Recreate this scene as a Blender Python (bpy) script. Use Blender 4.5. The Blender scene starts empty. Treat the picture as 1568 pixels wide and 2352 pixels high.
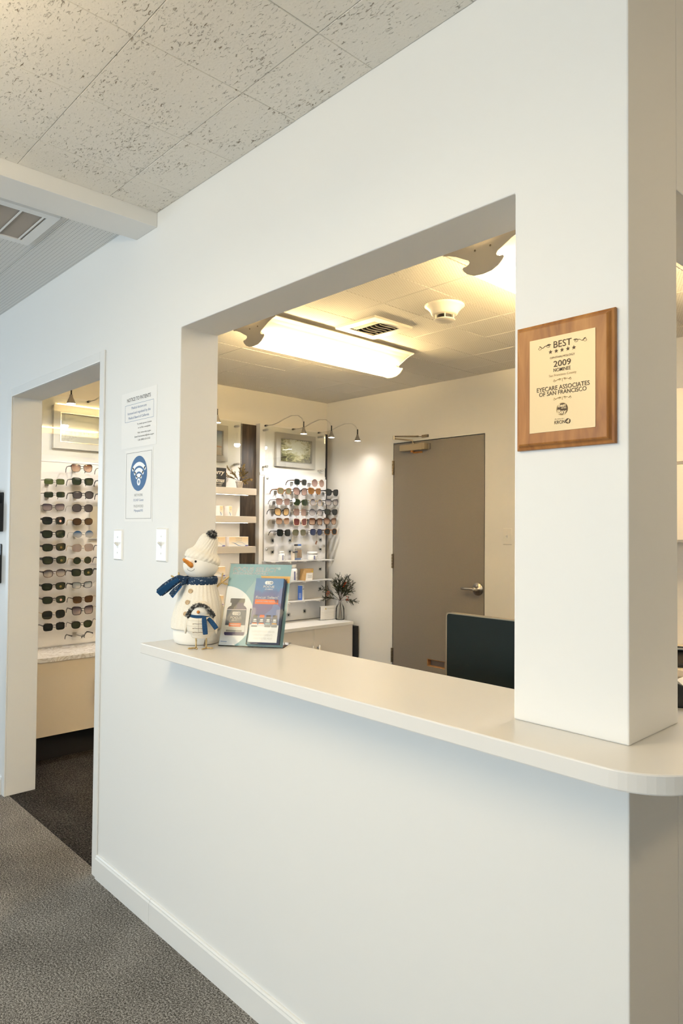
import bpy, bmesh, math, random
from mathutils import Vector, Matrix
random.seed(7)
SC = bpy.context.scene
COL = SC.collection
PI = math.pi

# ------------------------------------------------------------------ camera, world, lights, exposure
cam_d = bpy.data.cameras.new('camera'); cam = bpy.data.objects.new('camera', cam_d); COL.objects.link(cam)
cam_d.sensor_fit = 'HORIZONTAL'; cam_d.sensor_width = 24.0; cam_d.lens = 24.0*1584.4/1568
_yaw, _pit, _rol = 0.8161, 0.0238, 0.0084
_f = Vector((-math.sin(_yaw)*math.cos(_pit), math.cos(_yaw)*math.cos(_pit), math.sin(_pit)))
_r = Vector((math.cos(_yaw), math.sin(_yaw), 0)); _u = _r.cross(_f)
_R = math.cos(_rol)*_r+math.sin(_rol)*_u; _U = -math.sin(_rol)*_r+math.cos(_rol)*_u
cam.matrix_world = Matrix(((_R.x, _U.x, -_f.x, 0.5416), (_R.y, _U.y, -_f.y, -1.208), (_R.z, _U.z, -_f.z, 1.40), (0, 0, 0, 1)))
cam_d.clip_start = 0.02
SC.camera = cam
SC.view_settings.view_transform = 'Standard'; SC.view_settings.look = 'None'
SC.view_settings.gamma = 1.0; SC.view_settings.use_curve_mapping = False
SC.view_settings.exposure = 1.0
SC.cycles.adaptive_threshold = 0.04; SC.cycles.max_bounces = 8; SC.cycles.glossy_bounces = 3; SC.cycles.transparent_max_bounces = 14
SC.cycles.caustics_reflective = False; SC.cycles.caustics_refractive = False

world = bpy.data.worlds.new('world'); SC.world = world; world.use_nodes = True
world.node_tree.nodes['Background'].inputs[0].default_value = (0.80, 0.90, 1.0, 1)
world.node_tree.nodes['Background'].inputs[1].default_value = 0.5

def area(name, loc, target, sx, sy, power, col):
    d = bpy.data.lights.new(name, 'AREA'); d.shape = 'RECTANGLE'; d.size = sx; d.size_y = sy; d.energy = power; d.color = col
    o = bpy.data.objects.new(name, d); COL.objects.link(o); o.location = loc
    o.rotation_euler = (Vector(target)-Vector(loc)).to_track_quat('-Z', 'Y').to_euler(); return o
area('window_daylight', (-0.8, -4.19, 1.45), (-0.8, 0, 1.45), 2.9, 1.6, 38, (0.81, 0.94, 1.0))
area('side_window_daylight', (-6.48, -2.4, 1.45), (-3, -2.4, 1.45), 2.3, 1.6, 27, (0.68, 0.85, 1.0))
TUBE_STRENGTH = 66.0
TUBE_COL = (1.0, 0.73, 0.35, 1)
OPAL_FRONT, FILL_SIDE = 10.8, 5.0

# ------------------------------------------------------------------ materials
MATS = {}
def newmat(name):
    m = bpy.data.materials.new(name); m.use_nodes = True
    nt = m.node_tree; b = nt.nodes['Principled BSDF']; MATS[name] = m
    return m, nt, b
def N(nt, t, **kw):
    n = nt.nodes.new(t)
    for k, v in kw.items(): setattr(n, k, v)
    return n
def bump(nt, b, src, strength, dist):
    bp = N(nt, 'ShaderNodeBump'); bp.inputs['Strength'].default_value = strength; bp.inputs['Distance'].default_value = dist
    nt.links.new(src, bp.inputs['Height']); nt.links.new(bp.outputs[0], b.inputs['Normal'])
def ramp(nt, src, stops):
    r = N(nt, 'ShaderNodeValToRGB'); e = r.color_ramp.elements
    while len(e) < len(stops): e.new(0.5)
    for i, (p, c) in enumerate(stops):
        e[i].position = p; e[i].color = c if len(c) == 4 else (*c, 1)
    nt.links.new(src, r.inputs[0]); return r
def plain(name, col, rough=0.5, metal=0.0, spec=0.5, bscale=0, bstr=0.1, bdist=0.001, vary=0.0):
    """solid colour with a faint noise in tone and relief"""
    m, nt, b = newmat(name)
    b.inputs['Roughness'].default_value = rough; b.inputs['Metallic'].default_value = metal
    b.inputs['Specular IOR Level'].default_value = spec
    tc = N(nt, 'ShaderNodeTexCoord')
    if vary > 0:
        nz = N(nt, 'ShaderNodeTexNoise'); nz.inputs['Scale'].default_value = bscale or 8; nz.inputs['Detail'].default_value = 4
        nt.links.new(tc.outputs['Object'], nz.inputs['Vector'])
        d = [max(0, c*(1-vary)) for c in col[:3]]; l = [min(1, c*(1+vary)) for c in col[:3]]
        r = ramp(nt, nz.outputs[0], [(0.3, d), (0.7, l)]); nt.links.new(r.outputs[0], b.inputs['Base Color'])
    else:
        b.inputs['Base Color'].default_value = (*col[:3], 1)
    if bscale:
        nz2 = N(nt, 'ShaderNodeTexNoise'); nz2.inputs['Scale'].default_value = bscale; nz2.inputs['Detail'].default_value = 3
        nt.links.new(tc.outputs['Object'], nz2.inputs['Vector']); bump(nt, b, nz2.outputs[0], bstr, bdist)
    return m
def emit(name, col, s):
    m, nt, b = newmat(name); b.inputs['Base Color'].default_value = (0.9, 0.9, 0.9, 1)
    b.inputs['Emission Color'].default_value = col; b.inputs['Emission Strength'].default_value = s; return m
def clear(name, tint=(0.97, 0.98, 0.97), ior=1.45, rough=0.0):
    """thin clear acrylic or glass: see-through with fresnel reflection"""
    m, nt, b = newmat(name); nt.nodes.remove(b)
    out = nt.nodes['Material Output']
    t = N(nt, 'ShaderNodeBsdfTransparent'); t.inputs[0].default_value = (*tint, 1)
    g = N(nt, 'ShaderNodeBsdfGlossy'); g.inputs['Roughness'].default_value = rough; g.inputs[0].default_value = (1, 1, 1, 1)
    f = N(nt, 'ShaderNodeFresnel'); f.inputs[0].default_value = ior
    mx = N(nt, 'ShaderNodeMixShader')
    nt.links.new(f.outputs[0], mx.inputs[0]); nt.links.new(t.outputs[0], mx.inputs[1]); nt.links.new(g.outputs[0], mx.inputs[2])
    nt.links.new(mx.outputs[0], out.inputs[0]); return m
def lens(name, top, bot, opac_top=0.9, opac_bot=0.9):
    """tinted sunglass lens, tint may fade from top to bottom"""
    m, nt, b = newmat(name); nt.nodes.remove(b)
    out = nt.nodes['Material Output']; tc = N(nt, 'ShaderNodeTexCoord'); sp = N(nt, 'ShaderNodeSeparateXYZ')
    nt.links.new(tc.outputs['Generated'], sp.inputs[0])
    c = ramp(nt, sp.outputs['Z'], [(0.15, bot), (0.85, top)])
    t = N(nt, 'ShaderNodeBsdfTransparent'); nt.links.new(c.outputs[0], t.inputs[0])
    d = N(nt, 'ShaderNodeBsdfDiffuse'); nt.links.new(c.outputs[0], d.inputs[0])
    o = ramp(nt, sp.outputs['Z'], [(0.15, (opac_bot,)*3), (0.85, (opac_top,)*3)])
    m1 = N(nt, 'ShaderNodeMixShader'); nt.links.new(o.outputs[0], m1.inputs[0]); nt.links.new(t.outputs[0], m1.inputs[1]); nt.links.new(d.outputs[0], m1.inputs[2])
    g = N(nt, 'ShaderNodeBsdfGlossy'); g.inputs['Roughness'].default_value = 0.04
    f = N(nt, 'ShaderNodeFresnel'); f.inputs[0].default_value = 1.55
    m2 = N(nt, 'ShaderNodeMixShader'); nt.links.new(f.outputs[0], m2.inputs[0]); nt.links.new(m1.outputs[0], m2.inputs[1]); nt.links.new(g.outputs[0], m2.inputs[2])
    nt.links.new(m2.outputs[0], out.inputs[0]); return m

PAINT = plain('white wall paint', (0.80, 0.795, 0.775), 0.55, bscale=140, bstr=0.06, bdist=0.0008)
WARMPAINT = plain('warm light tinted paint', (0.80, 0.765, 0.70), 0.6, bscale=140, bstr=0.06, bdist=0.0008)  # same white paint, with the warm lamp light put into its colour
TRIM = plain('semi gloss trim paint', (0.80, 0.795, 0.775), 0.35, bscale=60, bstr=0.05, bdist=0.0005)
LAM = plain('white laminate', (0.77, 0.755, 0.73), 0.28, bscale=90, bstr=0.02, bdist=0.0003)
CABW = plain('putty cabinet laminate', (0.78, 0.68, 0.54), 0.45, bscale=200, bstr=0.03, bdist=0.0003)
CABLIGHT = plain('pale cabinet laminate', (0.80, 0.75, 0.685), 0.45, bscale=200, bstr=0.03, bdist=0.0003)
PANELW = plain('white display panel', (0.82, 0.80, 0.76), 0.35, bscale=90, bstr=0.02, bdist=0.0003)
BOARDG = plain('pale grey display board', (0.72, 0.72, 0.725), 0.3, bscale=90, bstr=0.02, bdist=0.0003)
SHELFP = plain('putty shelf laminate', (0.50, 0.445, 0.365), 0.45, bscale=150, bstr=0.03, bdist=0.0003)
BLACK = plain('black plastic', (0.012, 0.012, 0.012), 0.45, bscale=80, bstr=0.03, bdist=0.0003)
TOEBLACK = plain('black toe kick', (0.008, 0.008, 0.008), 0.7, bscale=80, bstr=0.05, bdist=0.0005)
STEEL = plain('brushed steel', (0.62, 0.60, 0.57), 0.3, metal=1.0, bscale=200, bstr=0.04, bdist=0.0002)
SATIN = plain('satin nickel', (0.47, 0.44, 0.40), 0.3, metal=1.0, bscale=200, bstr=0.04, bdist=0.0002)
BRASSY = plain('aged bronze metal', (0.27, 0.22, 0.15), 0.4, metal=0.8, bscale=120, bstr=0.1, bdist=0.0003, vary=0.2)
CLOSER = plain('closer bronze paint', (0.36, 0.30, 0.21), 0.45, metal=0.3, bscale=120, bstr=0.05, bdist=0.0003)
DOORG = plain('grey brown door paint', (0.205, 0.184, 0.158), 0.5, bscale=160, bstr=0.08, bdist=0.0006, vary=0.04)
RAWWOOD = plain('raw wood edge', (0.42, 0.22, 0.09), 0.7, bscale=60, bstr=0.2, bdist=0.001, vary=0.25)
PLASTW = plain('white switch plastic', (0.84, 0.835, 0.81), 0.3, bscale=60, bstr=0.02, bdist=0.0002)
PLASTS = plain('switch plastic shadow screw', (0.70, 0.69, 0.66), 0.4)
PLASTC = plain('cream plastic', (0.80, 0.76, 0.68), 0.4, bscale=60, bstr=0.02, bdist=0.0002)
PAPER = plain('white paper', (0.85, 0.84, 0.82), 0.6, bscale=50, bstr=0.05, bdist=0.0003)
INK = plain('dark grey ink', (0.06, 0.055, 0.055), 0.6)
BLUEINK = plain('blue grey ink', (0.20, 0.27, 0.44), 0.6)
WIFIBLUE = plain('wifi blue ink', (0.042, 0.13, 0.30), 0.55)
GOLDINK = plain('engraved brown ink', (0.085, 0.045, 0.014), 0.6)
TANINK = plain('engraved tan ink', (0.42, 0.28, 0.12), 0.6)
TEAL = plain('teal print', (0.25, 0.46, 0.50), 0.4)
WHITEINK = plain('white print', (0.88, 0.88, 0.87), 0.4)
ORANGE = plain('orange print', (0.87, 0.49, 0.13), 0.4)
REDOR = plain('red orange print', (0.86, 0.20, 0.065), 0.4)
NAVY = plain('navy print', (0.022, 0.045, 0.13), 0.35)
BOTTLEGREY = plain('bottle cap print', (0.075, 0.075, 0.085), 0.4)
BOTTLEPURP = plain('bottle purple print', (0.06, 0.05, 0.14), 0.35)
GREYINK = plain('grey print', (0.36, 0.36, 0.34), 0.5)
FAINTINK = plain('faint print', (0.62, 0.61, 0.58), 0.5)
KNIT = None
WHITEFAB = plain('white felt', (0.86, 0.84, 0.79), 0.9, bscale=300, bstr=0.15, bdist=0.0006)
CARROT = plain('carrot orange', (0.72, 0.27, 0.035), 0.6, bscale=120, bstr=0.1, bdist=0.0005, vary=0.15)
BEAK = plain('wooden beak', (0.62, 0.24, 0.055), 0.6, bscale=160, bstr=0.05, bdist=0.0003, vary=0.15)
EYEB = plain('glossy black eye', (0.004, 0.004, 0.004), 0.08)
BUTTON = plain('wooden button', (0.55, 0.39, 0.22), 0.5, bscale=160, bstr=0.1, bdist=0.0004, vary=0.18)
GOLDTW = plain('gold glitter twig', (0.62, 0.45, 0.20), 0.38, metal=0.55, bscale=420, bstr=0.7, bdist=0.0015, vary=0.3)
BROWNTH = plain('brown thread', (0.10, 0.05, 0.03), 0.8)
RUST = plain('rusty bracket', (0.46, 0.20, 0.05), 0.55, metal=0.4, bscale=100, bstr=0.1, bdist=0.0004, vary=0.3)
ACRY = clear('clear acrylic')
GLASS = clear('clear glass', (0.97, 0.98, 0.975), 1.28)
SIGNACRY = clear('anti glare sign acrylic', (0.985, 0.99, 0.99), 1.14)
def frosted(name, col, k):
    m, nt, b = newmat(name); nt.nodes.remove(b); t = N(nt, 'ShaderNodeBsdfTransparent'); d = N(nt, 'ShaderNodeBsdfDiffuse'); d.inputs[0].default_value = (*col, 1); x = N(nt, 'ShaderNodeMixShader'); x.inputs[0].default_value = k
    nt.links.new(t.outputs[0], x.inputs[1]); nt.links.new(d.outputs[0], x.inputs[2]); nt.links.new(x.outputs[0], nt.nodes['Material Output'].inputs[0]); return m
FROST = frosted('frosted shelf acrylic', (0.86, 0.84, 0.80), 0.62)
TUBEM = emit('fluorescent tube', TUBE_COL, TUBE_STRENGTH)
OPALM = emit('opal lamp lens', (1.0, 0.78, 0.48, 1), OPAL_FRONT)
FILLPAN = emit('added office fill panel', (1.0, 0.97, 0.92, 1), 6.0)
OPALFILL = emit('added corridor fill lens', (1.0, 0.76, 0.45, 1), FILL_SIDE)
LEDM = emit('shelf led strip', (1.0, 0.86, 0.68, 1), 9.0)
SPOTM = emit('spot lamp face', (1.0, 0.93, 0.82, 1), 14.0)
MONITOR = plain('dark green black monitor', (0.004, 0.010, 0.009), 0.5, spec=0.25)

def mat_carpet(name, dark, mid, light, scale, stretch=(1, 1, 1), bs=0.6):
    m, nt, b = newmat(name); b.inputs['Roughness'].default_value = 0.95; b.inputs['Specular IOR Level'].default_value = 0.1
    tc = N(nt, 'ShaderNodeTexCoord'); mp = N(nt, 'ShaderNodeMapping'); mp.inputs['Scale'].default_value = stretch
    nt.links.new(tc.outputs['Object'], mp.inputs[0])
    n1 = N(nt, 'ShaderNodeTexNoise'); n1.inputs['Scale'].default_value = scale; n1.inputs['Detail'].default_value = 5; n1.inputs['Roughness'].default_value = 0.7
    n2 = N(nt, 'ShaderNodeTexNoise'); n2.inputs['Scale'].default_value = scale*3.1; n2.inputs['Detail'].default_value = 2
    n3 = N(nt, 'ShaderNodeTexNoise'); n3.inputs['Scale'].default_value = 2.2; n3.inputs['Detail'].default_value = 3
    for n in (n1, n2, n3): nt.links.new(mp.outputs[0], n.inputs['Vector'])
    ad = N(nt, 'ShaderNodeMath', operation='MULTIPLY_ADD'); ad.inputs[1].default_value = 0.5
    nt.links.new(n2.outputs[0], ad.inputs[0]); 
    hf = N(nt, 'ShaderNodeMath', operation='MULTIPLY'); hf.inputs[1].default_value = 0.5
    nt.links.new(n1.outputs[0], hf.inputs[0]); nt.links.new(hf.outputs[0], ad.inputs[2])
    a2 = N(nt, 'ShaderNodeMath', operation='MULTIPLY_ADD'); a2.inputs[1].default_value = 0.12
    nt.links.new(n3.outputs[0], a2.inputs[0]); nt.links.new(ad.outputs[0], a2.inputs[2])
    r = ramp(nt, a2.outputs[0], [(0.485, dark), (0.56, mid), (0.65, light)]); nt.links.new(r.outputs[0], b.inputs['Base Color'])
    bump(nt, b, ad.outputs[0], bs, 0.006); return m
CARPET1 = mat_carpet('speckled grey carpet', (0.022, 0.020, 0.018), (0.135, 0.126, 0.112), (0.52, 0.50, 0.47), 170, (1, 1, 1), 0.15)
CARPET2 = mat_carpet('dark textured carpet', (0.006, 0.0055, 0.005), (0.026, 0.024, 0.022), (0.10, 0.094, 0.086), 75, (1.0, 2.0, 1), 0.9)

def mat_fissured():
    m, nt, b = newmat('fissured ceiling tile'); b.inputs['Roughness'].default_value = 0.9
    tc = N(nt, 'ShaderNodeTexCoord'); oi = N(nt, 'ShaderNodeObjectInfo')
    vm = N(nt, 'ShaderNodeVectorMath', operation='SCALE'); vm.inputs[0].default_value = (7.3, 3.1, 5.7); nt.links.new(oi.outputs['Random'], vm.inputs['Scale'])
    va = N(nt, 'ShaderNodeVectorMath', operation='ADD'); nt.links.new(tc.outputs['Object'], va.inputs[0]); nt.links.new(vm.outputs[0], va.inputs[1])
    mp = N(nt, 'ShaderNodeMapping'); mp.inputs['Scale'].default_value = (1.0, 2.5, 1); nt.links.new(va.outputs[0], mp.inputs[0])
    n1 = N(nt, 'ShaderNodeTexNoise'); n1.inputs['Scale'].default_value = 62; n1.inputs['Detail'].default_value = 6; n1.inputs['Roughness'].default_value = 0.62; n1.inputs['Distortion'].default_value = 0.9
    n2 = N(nt, 'ShaderNodeTexNoise'); n2.inputs['Scale'].default_value = 9; n2.inputs['Detail'].default_value = 2
    n3 = N(nt, 'ShaderNodeTexNoise'); n3.inputs['Scale'].default_value = 150; n3.inputs['Detail'].default_value = 3
    nt.links.new(mp.outputs[0], n1.inputs['Vector']); nt.links.new(va.outputs[0], n2.inputs['Vector']); nt.links.new(va.outputs[0], n3.inputs['Vector'])
    ad = N(nt, 'ShaderNodeMath', operation='MULTIPLY_ADD'); ad.inputs[1].default_value = 0.22; nt.links.new(n2.outputs[0], ad.inputs[0]); nt.links.new(n1.outputs[0], ad.inputs[2])
    r = ramp(nt, ad.outputs[0], [(0.435, (0, 0, 0)), (0.515, (1, 1, 1))])
    c = ramp(nt, ad.outputs[0], [(0.415, (0.22, 0.165, 0.105)), (0.49, (0.80, 0.77, 0.705))]); nt.links.new(c.outputs[0], b.inputs['Base Color'])
    mu = N(nt, 'ShaderNodeMath', operation='MULTIPLY_ADD'); mu.inputs[1].default_value = 0.22; nt.links.new(n3.outputs[0], mu.inputs[0]); nt.links.new(r.outputs[0], mu.inputs[2])
    bump(nt, b, mu.outputs[0], 0.7, 0.004); return m
FISSURE = mat_fissured()

def mat_holes(name, col, hole, px, py, rad, stagger=0.0):
    """board drilled with a regular grid of small holes"""
    m, nt, b = newmat(name); b.inputs['Roughness'].default_value = 0.75
    tc = N(nt, 'ShaderNodeTexCoord'); sp = N(nt, 'ShaderNodeSeparateXYZ'); nt.links.new(tc.outputs['Object'], sp.inputs[0])
    def mth(op, a, v=None):
        n = N(nt, 'ShaderNodeMath', operation=op)
        if isinstance(a, (int, float)): n.inputs[0].default_value = a
        else: nt.links.new(a, n.inputs[0])
        if v is not None:
            if isinstance(v, (int, float)): n.inputs[1].default_value = v
            else: nt.links.new(v, n.inputs[1])
        return n.outputs[0]
    X = mth('DIVIDE', sp.outputs['X'], px); Y = mth('DIVIDE', sp.outputs['Y'], py)
    if stagger:
        row = mth('FLOORED_MODULO', mth('FLOOR', Y), 2.0); X = mth('ADD', X, mth('MULTIPLY', row, stagger))
    fx = mth('MULTIPLY', mth('SUBTRACT', mth('FRACT', X), 0.5), px); fy = mth('MULTIPLY', mth('SUBTRACT', mth('FRACT', Y), 0.5), py)
    d = mth('SQRT', mth('ADD', mth('MULTIPLY', fx, fx), mth('MULTIPLY', fy, fy)))
    h = mth('DIVIDE', d, rad*2)
    c = ramp(nt, h, [(0.38, hole), (0.55, col)]); nt.links.new(c.outputs[0], b.inputs['Base Color'])
    g = ramp(nt, h, [(0.3, (0, 0, 0)), (0.6, (1, 1, 1))]); bump(nt, b, g.outputs[0], 0.6, 0.002); return m
PINTILE = mat_holes('pinhole ceiling tile', (0.76, 0.73, 0.67), (0.33, 0.26, 0.17), 0.0127, 0.0127, 0.0019, 0.5)
PERF = mat_holes('perforated ceiling panel', (0.74, 0.735, 0.71), (0.12, 0.11, 0.10), 0.013, 0.0155, 0.0019)

def mat_wood(name, c1, c2, c3, scale, stretch, rough=0.35):
    m, nt, b = newmat(name); b.inputs['Roughness'].default_value = rough
    tc = N(nt, 'ShaderNodeTexCoord'); mp = N(nt, 'ShaderNodeMapping'); mp.inputs['Scale'].default_value = stretch
    nt.links.new(tc.outputs['Object'], mp.inputs[0])
    n1 = N(nt, 'ShaderNodeTexNoise'); n1.inputs['Scale'].default_value = scale; n1.inputs['Detail'].default_value = 6; n1.inputs['Distortion'].default_value = 1.2
    nt.links.new(mp.outputs[0], n1.inputs['Vector'])
    r = ramp(nt, n1.outputs[0], [(0.3, c1), (0.52, c2), (0.72, c3)]); nt.links.new(r.outputs[0], b.inputs['Base Color'])
    bump(nt, b, n1.outputs[0], 0.08, 0.001); return m
PLAQUEW = mat_wood('plaque walnut', (0.24, 0.080, 0.012), (0.39, 0.150, 0.027), (0.50, 0.22, 0.050), 14, (2.2, 1, 0.35), 0.45)
DARKWOOD = mat_wood('dark zebrano veneer', (0.020, 0.014, 0.009), (0.045, 0.031, 0.020), (0.085, 0.062, 0.042), 30, (1, 5.0, 0.12), 0.4)

def mat_knit(name, col, dark, scale_v, axis='ang'):
    m, nt, b = newmat(name); b.inputs['Roughness'].default_value = 0.95; b.inputs['Specular IOR Level'].default_value = 0.1
    tc = N(nt, 'ShaderNodeTexCoord'); mp = N(nt, 'ShaderNodeMapping'); mp.inputs['Scale'].default_value = scale_v
    nt.links.new(tc.outputs['Object'], mp.inputs[0])
    w = N(nt, 'ShaderNodeTexWave'); w.inputs['Scale'].default_value = 1.0; w.inputs['Distortion'].default_value = 1.2; w.inputs['Detail'].default_value = 2; w.inputs['Detail Scale'].default_value = 3
    nt.links.new(mp.outputs[0], w.inputs['Vector'])
    v = N(nt, 'ShaderNodeTexVoronoi'); v.inputs['Scale'].default_value = 330; nt.links.new(tc.outputs['Object'], v.inputs['Vector'])
    r = ramp(nt, w.outputs['Fac'], [(0.0, dark), (0.7, col)]); nt.links.new(r.outputs[0], b.inputs['Base Color'])
    ad = N(nt, 'ShaderNodeMath', operation='MULTIPLY_ADD'); ad.inputs[1].default_value = -0.8
    nt.links.new(v.outputs['Distance'], ad.inputs[0]); nt.links.new(w.outputs['Fac'], ad.inputs[2])
    bump(nt, b, ad.outputs[0], 0.5, 0.002); return m
KNIT = mat_knit('cream rib knit', (0.84, 0.79, 0.69), (0.72, 0.655, 0.54), (40, 10, 0))
def mat_speckle(name, base, spot, scale, thr, bs=0.5):
    m, nt, b = newmat(name); b.inputs['Roughness'].default_value = 0.9
    tc = N(nt, 'ShaderNodeTexCoord'); v = N(nt, 'ShaderNodeTexNoise'); v.inputs['Scale'].default_value = scale; v.inputs['Detail'].default_value = 3
    nt.links.new(tc.outputs['Object'], v.inputs['Vector'])
    r = ramp(nt, v.outputs[0], [(thr, base), (thr+0.06, spot)]); nt.links.new(r.outputs[0], b.inputs['Base Color'])
    bump(nt, b, v.outputs[0], bs, 0.003); return m
SCARFM = mat_speckle('navy flecked yarn', (0.012, 0.040, 0.095), (0.30, 0.36, 0.42), 190, 0.60)
SCARFIN = plain('blue felt lining', (0.010, 0.085, 0.235), 0.9, bscale=250, bstr=0.15, bdist=0.0006)
CHSCARF = plain('blue rib scarf', (0.012, 0.060, 0.155), 0.95, bscale=260, bstr=0.5, bdist=0.0015, vary=0.25)
FURG = mat_speckle('grey faux fur', (0.05, 0.05, 0.05), (0.36, 0.36, 0.34), 130, 0.52, 0.9)
CREAMFAB = plain('cream quilted fabric', (0.82, 0.765, 0.66), 0.9, bscale=300, bstr=0.2, bdist=0.0008)
TERRA = plain('stone pot', (0.62, 0.56, 0.48), 0.8, bscale=60, bstr=0.2, bdist=0.001, vary=0.15)
OLIVE = plain('olive bronze leaf', (0.30, 0.20, 0.055), 0.55, bscale=40, bstr=0.1, bdist=0.0004, vary=0.5)
EVERG = plain('evergreen needle', (0.042, 0.050, 0.018), 0.6, bscale=60, bstr=0.1, bdist=0.0004, vary=0.5)
STEMB = plain('brown stem', (0.075, 0.048, 0.028), 0.7)
BERRY = plain('red berry', (0.62, 0.075, 0.02), 0.25)
GOLDPL = None
def mat_gold():
    m, nt, b = newmat('pale gold plate'); b.inputs['Base Color'].default_value = (0.74, 0.57, 0.325, 1); b.inputs['Metallic'].default_value = 0.1; b.inputs['Roughness'].default_value = 0.4
    tc = N(nt, 'ShaderNodeTexCoord'); n = N(nt, 'ShaderNodeTexNoise'); n.inputs['Scale'].default_value = 300; nt.links.new(tc.outputs['Object'], n.inputs['Vector'])
    bump(nt, b, n.outputs[0], 0.03, 0.0002); return m
GOLDPL = mat_gold()
def mat_marble():
    m, nt, b = newmat('white veined laminate'); b.inputs['Roughness'].default_value = 0.25
    tc = N(nt, 'ShaderNodeTexCoord'); n = N(nt, 'ShaderNodeTexNoise'); n.inputs['Scale'].default_value = 9; n.inputs['Detail'].default_value = 6; n.inputs['Distortion'].default_value = 2.5
    nt.links.new(tc.outputs['Object'], n.inputs['Vector'])
    r = ramp(nt, n.outputs[0], [(0.44, (0.84, 0.82, 0.79)), (0.5, (0.60, 0.55, 0.50)), (0.56, (0.84, 0.82, 0.79))]); nt.links.new(r.outputs[0], b.inputs['Base Color']); return m
MARBLE = mat_marble()
def mat_picture(name, kind):
    m, nt, b = newmat(name); b.inputs['Roughness'].default_value = 0.25
    tc = N(nt, 'ShaderNodeTexCoord'); sp = N(nt, 'ShaderNodeSeparateXYZ'); nt.links.new(tc.outputs['Generated'], sp.inputs[0])
    n = N(nt, 'ShaderNodeTexNoise'); n.inputs['Detail'].default_value = 7; n.inputs['Roughness'].default_value = 0.65
    nt.links.new(tc.outputs['Generated'], n.inputs['Vector'])
    if kind == 'forest':
        n.inputs['Scale'].default_value = 7; n.inputs['Distortion'].default_value = 1.5
        g = N(nt, 'ShaderNodeTexGradient', gradient_type='SPHERICAL'); mp = N(nt, 'ShaderNodeMapping'); mp.inputs['Location'].default_value = (-0.95, 0, -1.05); mp.inputs['Scale'].default_value = (1.7, 0, 1.5)
        nt.links.new(tc.outputs['Generated'], mp.inputs[0]); nt.links.new(mp.outputs[0], g.inputs[0])
        ad = N(nt, 'ShaderNodeMath', operation='MULTIPLY_ADD'); ad.inputs[1].default_value = 0.42; nt.links.new(g.outputs['Fac'], ad.inputs[0]); nt.links.new(n.outputs[0], ad.inputs[2])
        r = ramp(nt, ad.outputs[0], [(0.42, (0.035, 0.022, 0.008)), (0.52, (0.17, 0.165, 0.05)), (0.64, (0.62, 0.57, 0.30)), (0.78, (0.97, 0.96, 0.88))])
    elif kind == 'sunset':
        n.inputs['Scale'].default_value = 3
        ad = N(nt, 'ShaderNodeMath', operation='MULTIPLY_ADD'); ad.inputs[1].default_value = 0.10; nt.links.new(n.outputs[0], ad.inputs[0]); nt.links.new(sp.outputs['Z'], ad.inputs[2])
        r = ramp(nt, ad.outputs[0], [(0.10, (0.78, 0.62, 0.50)), (0.36, (0.82, 0.74, 0.68)), (0.405, (0.75, 0.36, 0.20)), (0.45, (0.72, 0.70, 0.72)), (0.72, (0.52, 0.60, 0.72)), (1.0, (0.16, 0.24, 0.50))])
    else:
        n.inputs['Scale'].default_value = 16
        ad = N(nt, 'ShaderNodeMath', operation='MULTIPLY_ADD'); ad.inputs[1].default_value = 2.0
        st = N(nt, 'ShaderNodeMath', operation='SUBTRACT'); st.inputs[1].default_value = 0.42; nt.links.new(sp.outputs['Z'], st.inputs[0])
        mxx = N(nt, 'ShaderNodeMath', operation='MAXIMUM'); mxx.inputs[1].default_value = 0.0; nt.links.new(st.outputs[0], mxx.inputs[0])
        nt.links.new(mxx.outputs[0], ad.inputs[0]); nt.links.new(n.outputs[0], ad.inputs[2])
        r = ramp(nt, ad.outputs[0], [(0.36, (0.50, 0.49, 0.50)), (0.50, (0.68, 0.66, 0.66)), (0.60, (0.83, 0.81, 0.80)), (0.95, (0.80, 0.76, 0.70))])
    nt.links.new(r.outputs[0], b.inputs['Base Color']); return m
PICF = mat_picture('forest photo print', 'forest'); PICS = mat_picture('sunset photo print', 'sunset'); PICB = mat_picture('city photo print', 'city')
def mat_brochure():
    m, nt, b = newmat('brochure cover print'); b.inputs['Roughness'].default_value = 0.3
    tc = N(nt, 'ShaderNodeTexCoord'); sp = N(nt, 'ShaderNodeSeparateXYZ'); nt.links.new(tc.outputs['Generated'], sp.inputs[0])
    n = N(nt, 'ShaderNodeTexNoise'); n.inputs['Scale'].default_value = 2.4; n.inputs['Detail'].default_value = 2; nt.links.new(tc.outputs['Generated'], n.inputs['Vector'])
    ad = N(nt, 'ShaderNodeMath', operation='MULTIPLY_ADD'); ad.inputs[1].default_value = 0.35; nt.links.new(n.outputs[0], ad.inputs[0]); nt.links.new(sp.outputs['Z'], ad.inputs[2])
    r = ramp(nt, ad.outputs[0], [(0.45, (0.045, 0.085, 0.23)), (0.72, (0.075, 0.070, 0.21)), (0.95, (0.030, 0.10, 0.30)), (1.2, (0.02, 0.16, 0.38))]); nt.links.new(r.outputs[0], b.inputs['Base Color']); return m
BROCH = mat_brochure()
BROCHFIG = plain('brochure blue silhouette', (0.075, 0.135, 0.33), 0.3)
def mat_diff():
    m, nt, b = newmat('lamp basket diffuser'); nt.nodes.remove(b); out = nt.nodes['Material Output']
    d = N(nt, 'ShaderNodeBsdfDiffuse'); d.inputs[0].default_value = (0.9, 0.88, 0.84, 1); t = N(nt, 'ShaderNodeBsdfTranslucent'); t.inputs[0].default_value = (0.92, 0.88, 0.80, 1)
    mx = N(nt, 'ShaderNodeMixShader'); mx.inputs[0].default_value = 0.62; nt.links.new(d.outputs[0], mx.inputs[1]); nt.links.new(t.outputs[0], mx.inputs[2]); nt.links.new(mx.outputs[0], out.inputs[0]); return m
LAMPDIFF = mat_diff()
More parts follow.
